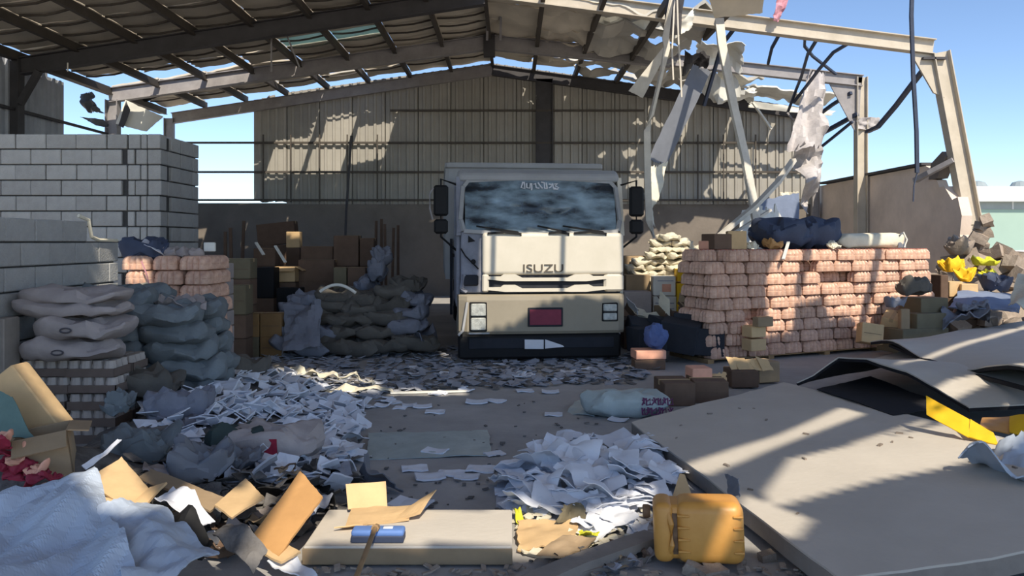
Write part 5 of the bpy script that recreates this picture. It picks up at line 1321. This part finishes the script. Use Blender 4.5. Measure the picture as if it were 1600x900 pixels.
def stuff_field(n, poly, smin, smax, label, m, tilt=.2, pile=.03, name='paper_litter'):
    mb = MB(); xs = [p[0] for p in poly]; ys = [p[1] for p in poly]; k = 0; t = 0
    while k < n and t < n * 60:
        t += 1
        px, py = rnd(min(xs), max(xs)), rnd(min(ys), max(ys))
        if not inpoly(px, py, poly): continue
        p = G(px, py, 0); z = flat0(p.x, p.y)
        if z > 0: p = G(px, py, min(z, 1)); z = flat0(p.x, p.y)
        s = rnd(smin, smax)
        M = Matrix.Translation((p.x, p.y, z + .004 + rnd(0, pile))) @ Euler((rnd(-tilt, tilt), rnd(-tilt, tilt), rnd(0, 6.28))).to_matrix().to_4x4()
        mb.box(-.075 * s, .075 * s, -.05 * s, .05 * s, 0, .008, M); k += 1
    return tag(mb.build(name, m), label, 'litter', kind='stuff')
stuff_field(900, [(380, 566), (450, 548), (700, 540), (1000, 556), (1010, 590), (850, 606), (700, 606), (560, 622), (450, 600)], .6, 1.1, 'dense white litter covering the floor around the truck', 'paper_dull', .3)
stuff_field(500, [(210, 600), (330, 572), (450, 585), (580, 640), (560, 690), (430, 690), (230, 690)], .7, 1.3, 'dense white litter covering the left mound', 'paper', .7, .06)
stuff_field(260, [(380, 566), (700, 540), (1060, 556), (1000, 600), (700, 612), (450, 600)], .5, 1.0, 'dark scraps mixed into the litter around the truck', 'debris', .3, name='dark_litter')
stuff_field(260, [(200, 690), (330, 670), (560, 690), (560, 790), (430, 800), (200, 780)], .5, 1.2, 'dark scraps in the near left litter', 'debris', .6, .05, name='dark_litter')
stuff_field(160, [(470, 660), (800, 620), (1000, 640), (1040, 860), (1000, 900), (800, 900), (480, 760)], .06, .3, 'fine crumbs strewn over the open floor', 'debris', .2, .005, name='floor_crumbs')
stuff_field(200, [(470, 890), (1300, 890), (1300, 930), (470, 930)], .08, .35, 'crumbs and chips along the bottom edge', 'rubble', .4, .02, name='floor_crumbs')
stuff_field(120, [(800, 790), (1010, 790), (1010, 860), (800, 880)], .2, .6, 'pale chips around the torn cardboard', 'sack_white', .4, .03, name='floor_crumbs')
SCR = [MB().sheet(qfn((-.1, -.07, 0), (.1, -.06, 0), (.09, .07, 0), (-.08, .06, 0), .05, 6, s, .15, fold=True), 7, 6, .006).mesh('torn_scrap', m, True) for s, m in enumerate(('card_dull', 'paper_dull', 'black', 'card_dark', 'debris', 'greysheet', 'sack_pale'))]
scatter(70, [(190, 720), (330, 690), (520, 700), (520, 790), (440, 870), (350, 880), (330, 830), (240, 780)], flat0, .6, 1.3, 'small torn scrap between the cardboard pieces on the left', 'scraps among the left cardboard', .6, 'scrap', SCR, .02, 'torn_scrap', .06)
scatter(45, [(860, 870), (1020, 850), (1020, 900), (870, 910)], lambda x, y: 0, .3, .6, 'small torn scrap on the floor around the planks', 'scraps around the planks', .4, 'scrap', SCR, .02, 'torn_scrap', .02)
# white sheets in the pile before the jerrycan
WS = [MB().sheet(qfn((-.16, -.11, 0), (.16, -.12, 0), (.15, .11, 0), (-.15, .12, 0), .05, 4.5, s, .10, fold=(s % 2 == 0)), 9, 7, .005).mesh('white_sheet', 'paper', True) for s in range(6)]
pp = [(788, 760), (815, 705), (900, 688), (960, 684), (1030, 715), (1058, 745), (1030, 775), (960, 790), (900, 795), (815, 800)]
def hp(x, y): return .13 * math.exp(-((x - .55) / .5) ** 2 - ((y - 5.2) / .55) ** 2)
random.seed(41)
tag(MB().sheet(lambda u, v: (-.1 + 1.4 * u, 4.4 + 1.6 * v, hp(-.1 + 1.4 * u, 4.4 + 1.6 * v) - .02), 14, 14, .02).build('scrap_mound', 'paper_dull', None, True), 'low mound of scraps under the white sheets', 'debris', kind='stuff')
scatter(95, pp, hp, .6, 1.15, 'white crumpled sheet in the pile left of the large fallen panel', 'white sheets in the centre pile', .4, 'paper', WS, .015, 'white_sheet', .06)
scatter(14, [(900, 795), (1010, 780), (1015, 830), (940, 850), (900, 850)], lambda x, y: .02, .5, .9, 'sunlit white sheet between the pile and the jerrycan', 'sunlit white sheets', .3, 'paper', WS, .015, 'white_sheet', .03)
scatter(40, [(560, 690), (430, 680), (470, 730), (560, 730)], flat0, .5, .9, 'white crumpled sheet in the near left litter', 'white sheets in the left litter', .5, 'paper', WS, .02, 'white_sheet', .08)
for k, (px, py, s) in enumerate(((648, 734, 1), (672, 748, 1.1), (705, 742, 1.0), (730, 748, .9), (752, 735, 1.1), (680, 708, 1), (773, 711, .8), (642, 792, 1.3), (865, 649, .9), (966, 658, .9), (968, 650, .9), (745, 630, 1.2), (775, 628, 1), (660, 637, 1), (680, 645, 1), (640, 635, .8), (795, 770, 1), (790, 735, .8), (820, 612, 1), (860, 614, 1))):
    p = G(px, py, 0)
    tag(inst('paper_packet', PK[k % 2], (p.x, p.y, .012), (0, 0, rnd(-.5, .5)), (s * 1.1, s * 1.2, s)), 'single white packet lying loose on the open floor', 'packet', 'packets loose on the open floor')

# ------------------------------------------------------------------ hanging and bent steel, torn sheets (upper right)
def rods(pts, d0, d1=None):
    d1 = d1 or d0; n = len(pts)
    return [W(x, y, d0 + (d1 - d0) * i / max(1, n - 1)) for i, (x, y) in enumerate(pts)]
B_ = lambda pts, d0, d1, w, h, m, lb, cat='purlin', name='bent_purlin': bar_thing(name, rods(pts, d0, d1), w, h, m, lb, cat)
B_([(1124, 30), (1128, 70), (1145, 160), (1165, 250), (1190, 390), (1196, 420)], 14.6, 13.0, .16, .06, 'pole', 'long pale pole hanging down behind the pink stack', 'pole', 'hanging_pole')
B_([(1058, -60), (1040, 58), (1042, 75), (1034, 112), (1018, 180), (1011, 205), (1012, 280), (1014, 345), (1022, 372)], 14.2, 14.0, .12, .05, 'pole', 'bent pale channel hanging right of the truck', 'pole', 'hanging_channel')
B_([(1240, 250), (1215, 285), (1180, 322), (1108, 382)], 13.2, 12.0, .10, .06, 'pole', 'diagonal broken pole sloping down to the pink stack', 'pole', 'broken_pole')
B_([(1204, 328), (1150, 362), (1112, 378)], 13.6, 13.0, .06, .04, 'pole', 'thin broken lath below the diagonal pole', 'lath', 'broken_lath')
B_([(1055, -30), (1052, 40), (1050, 80), (1052, 125)], 15, 15, .03, .03, 'pole', 'thin rod hanging beside the pale channel, left', 'rod', 'hanging_rod')
B_([(1057, -30), (1060, 62), (1063, 110), (1065, 152)], 15, 15, .03, .03, 'pole', 'thin rod hanging beside the pale channel, right', 'rod', 'hanging_rod')
B_([(1060, -20), (1052, 20), (1052, 55)], 15.2, 15.4, .3, .16, 'steel_dark', 'dark broken purlin stub hanging from the top edge', 'purlin')
B_([(1224, 42), (1206, 75), (1200, 100)], 17.2, 18.5, .06, .06, 'rod', 'dark bent purlin between the frames, leftmost')
B_([(1258, 50), (1257, 72), (1270, 88), (1306, 116)], 17, 19.5, .06, .05, 'rod', 'dark kinked purlin between the frames')
B_([(1281, 54), (1262, 85), (1252, 120), (1244, 140), (1230, 178)], 17, 21.5, .06, .06, 'rod', 'dark bent purlin reaching down behind the second frame')
B_([(1332, 64), (1302, 82), (1280, 108), (1262, 132), (1240, 160)], 17, 20.8, .06, .06, 'rod', 'dark curved purlin between the frames, rightmost')
B_([(1450, 100), (1425, 132), (1400, 165), (1372, 198), (1355, 206)], 16.5, 19.8, .10, .08, 'rod', 'thick dark brace hanging between the two right columns', 'brace', 'hanging_brace')
B_([(1490, 250), (1452, 270), (1430, 282)], 16.4, 17.2, .12, .10, 'steel_grey', 'grey brace stub behind the leaning column', 'brace', 'hanging_brace')
B_([(1340, 178), (1300, 200), (1272, 215)], 20.2, 21.5, .10, .10, 'rod', 'dark brace left of the second right column, upper', 'brace', 'hanging_brace')
B_([(1332, 190), (1305, 212), (1275, 236)], 20.2, 21.5, .06, .06, 'rod', 'dark brace left of the second right column, lower', 'brace', 'hanging_brace')
B_([(1330, 145), (1300, 164), (1268, 188)], 20.2, 21.5, .08, .08, 'rod', 'dark brace under the second right knee', 'brace', 'hanging_brace')
B_([(1160, 28), (1128, 70), (1100, 165)], 16.8, 18.5, .07, .07, 'rod', 'dark purlin crossing the torn roof edge')
B_([(1248, 45), (1150, 45), (1085, 36)], 18.5, 18.0, .04, .04, 'rod', 'thin dark cable under the near right rafter', 'cable', 'hanging_cable')
B_([(1176, 160), (1197, 190), (1205, 202)], 21.3, 21.3, .10, .05, 'whitesheet', 'short white strip hanging before the gable', 'strip', 'hanging_strip')
B_([(1230, 176), (1243, 192), (1262, 168), (1290, 140)], 20.5, 20.5, .05, .05, 'steel_grey', 'grey kinked angle iron before the gable top', 'purlin')
B_([(1425, -10), (1424, 25), (1427, 120), (1432, 205), (1433, 270)], 14.5, 14.5, .065, .05, 'rod', 'long dark cable hanging from above the picture at the right', 'cable', 'hanging_cable')
B_([(1433, 270), (1428, 290), (1427, 315)], 14.5, 14.5, .02, .02, 'navy', 'thin frayed end below the long dark cable', 'cable', 'hanging_cable')
B_([(106, 98), (106, 112)], 15, 15, .02, .02, 'pole', 'tiny rod on the left roof', 'rod', 'hanging_rod')
for k, (x, ya, yb) in enumerate(((282, 0, 48), (424, 20, 112), (432, 15, 105))):
    B_([(x, ya), (x + (0 if k < 2 else 36), yb)], 17, 17, .03, .03, 'steel_grey', 'thin rod hanging under the left roof, %s' % (['leftmost', 'upright one', 'slanting one'][k]), 'rod', 'hanging_rod')
for k, (x, ya, yb) in enumerate(((762, 0, 62), (783, 0, 62))):
    B_([(x, ya), (x - 1, yb)], 18.2, 19.8, .06, .05, 'steel_grey', 'upright tie under the ridge, %s' % (['left', 'right'][k]), 'tie', 'ridge_tie')
# torn sheets
Q = lambda a, b, c, d, da, m, lb, amp=.15, fr=1.2, jag=.12, th=.012, fold=True, cat='torn sheet', name='torn_sheet': flat(name, W(*a, da[0]), W(*b, da[1]), W(*c, da[2]), W(*d, da[3]), m, lb, cat, th, amp, fr, jag, (14, 12), fold)
Q((982, 142), (1004, 154), (1043, 80), (1036, 74), (14.4,) * 4, 'pole', 'triangular pale sheet hanging from the bent channel', .04, fold=False, jag=.02)
Q((1082, 100), (1112, 110), (1040, 262), (1012, 250), (17.5, 17.6, 17.2, 17.0), 'greysheet', 'long hanging sheet before the gable, shade put into its grey', .08, fold=False, jag=.05)  # shade on this sheet is put into a darker grey
Q((1018, 258), (1046, 250), (1026, 315), (1008, 342), (16.6, 16.8, 16.4, 16.2), 'sack_white', 'torn end of the long hanging sheet, sunlight put into its cream', .08, jag=.15)  # lit tip of the same sheet, sunlight put into cream
Q((1005, 300), (1016, 296), (1024, 356), (1014, 350), (14.1,) * 4, 'whitesheet', 'white rag wrapped on the bent channel', .06, jag=.2)
Q((1086, 52), (1166, 72), (1160, 112), (1088, 96), (19, 19.2, 20, 19.8), 'whitesheet', 'buckled white roof sheet torn loose above the gable', .25, 1.3)
Q((1094, 112), (1186, 132), (1178, 168), (1090, 150), (20.5, 20.5, 21.5, 21.5), 'whitesheet', 'crumpled white sheet over the gable top', .45, 1.3)
Q((1052, 52), (1086, 8), (1082, 44), (1052, 62), (15.6,) * 4, 'whitesheet', 'small white torn sheet at the dark purlin stub', .12, 2)
Q((1070, 70), (1110, 80), (1106, 120), (1066, 108), (18.0, 18, 18.6, 18.6), 'steel_dark', 'dark curled sheet end beside the buckled white sheet', .3, 1.5)
Q((1084, -70), (1205, -70), (1192, 22), (1116, 28), (13.6, 13.6, 14.8, 14.8), 'panel', 'beige insulation panel hanging at the top edge', .05, 1, .05, fold=False)
Q((1264, 108), (1288, 112), (1292, 236), (1224, 240), (20.2, 20.2, 19.6, 19.6), 'cloth', 'tattered pale cloth hanging from the second rafter', .30, 1.6, .22, cat='torn cloth', name='torn_cloth')
Q((1238, 222), (1286, 222), (1282, 300), (1258, 338), (19.6,) * 4, 'cloth', 'lower rag of the tattered pale cloth', .3, 1.6, .25, cat='torn cloth', name='torn_cloth')
Q((1338, 184), (1376, 182), (1374, 204), (1340, 202), (20.19,) * 4, 'cloth', 'pale rag caught on the second right column', .12, 2.5, .2, cat='torn cloth', name='torn_cloth')
Q((1214, -6), (1236, -8), (1218, 34), (1206, 34), (16.2,) * 4, 'pinkcloth', 'pink and dark rag caught on the near right rafter', .1, 3, .2, cat='torn cloth', name='torn_cloth')
Q((1216, 300), (1246, 298), (1244, 330), (1226, 322), (19.0,) * 4, 'sack_white', 'cream torn scrap at the right end of the gable', .1, 3, .25)
Q((1168, 158), (1306, 174), (1300, 182), (1168, 168), (22.0,) * 4, 'whitesheet', 'white strip of roofing along the right gable edge', .06, 2, .1)
Q((880, 20), (1040, 8), (1036, 44), (900, 60), (18.6, 18.4, 19.6, 19.6), 'roofsheet', 'crumpled light sheet under the right roof slope', .3, 1.1, .06)
# left torn pieces at the second frame
Q((124, 145), (142, 142), (166, 178), (136, 176), (18.95,) * 4, 'greysheet', 'grey torn sheet hanging in the gap of the left wall', .25, 2, .15)
Q((123, 182), (160, 186), (172, 200), (150, 196), (18.95,) * 4, 'greysheet', 'lower scrap of torn sheet in the gap of the left wall', .15, 2, .15)
Q((180, 194), (196, 156), (256, 182), (228, 206), (20.15, 20.15, 20.2, 20.2), 'whitesheet', 'white insulation panel dangling by the second left column', .05, 1, .06, .05, False)
Q((184, 196), (192, 200), (204, 172), (198, 158), (20.05,) * 4, 'steel_dark', 'dark edge strip beside the dangling white panel', .04, 1, .05)
Q((218, 146), (250, 140), (252, 152), (224, 160), (21.0,) * 4, 'black', 'black torn membrane under the left rear roof', .15, 2, .15)
# two unseen cables, added to cast shadow lines on the truck front
for k, x in enumerate((0.84, 1.82)):
    bar_thing('hanging_cable', [(x, 7.06, zr(x) + .01), (x + .01, 7.06, 5.6), (x - .01, 7.06, 4.75)], .06, .05, 'black', 'unseen cable added to cast a shadow line on the truck, %s' % ('left' if k == 0 else 'right'), 'cable')
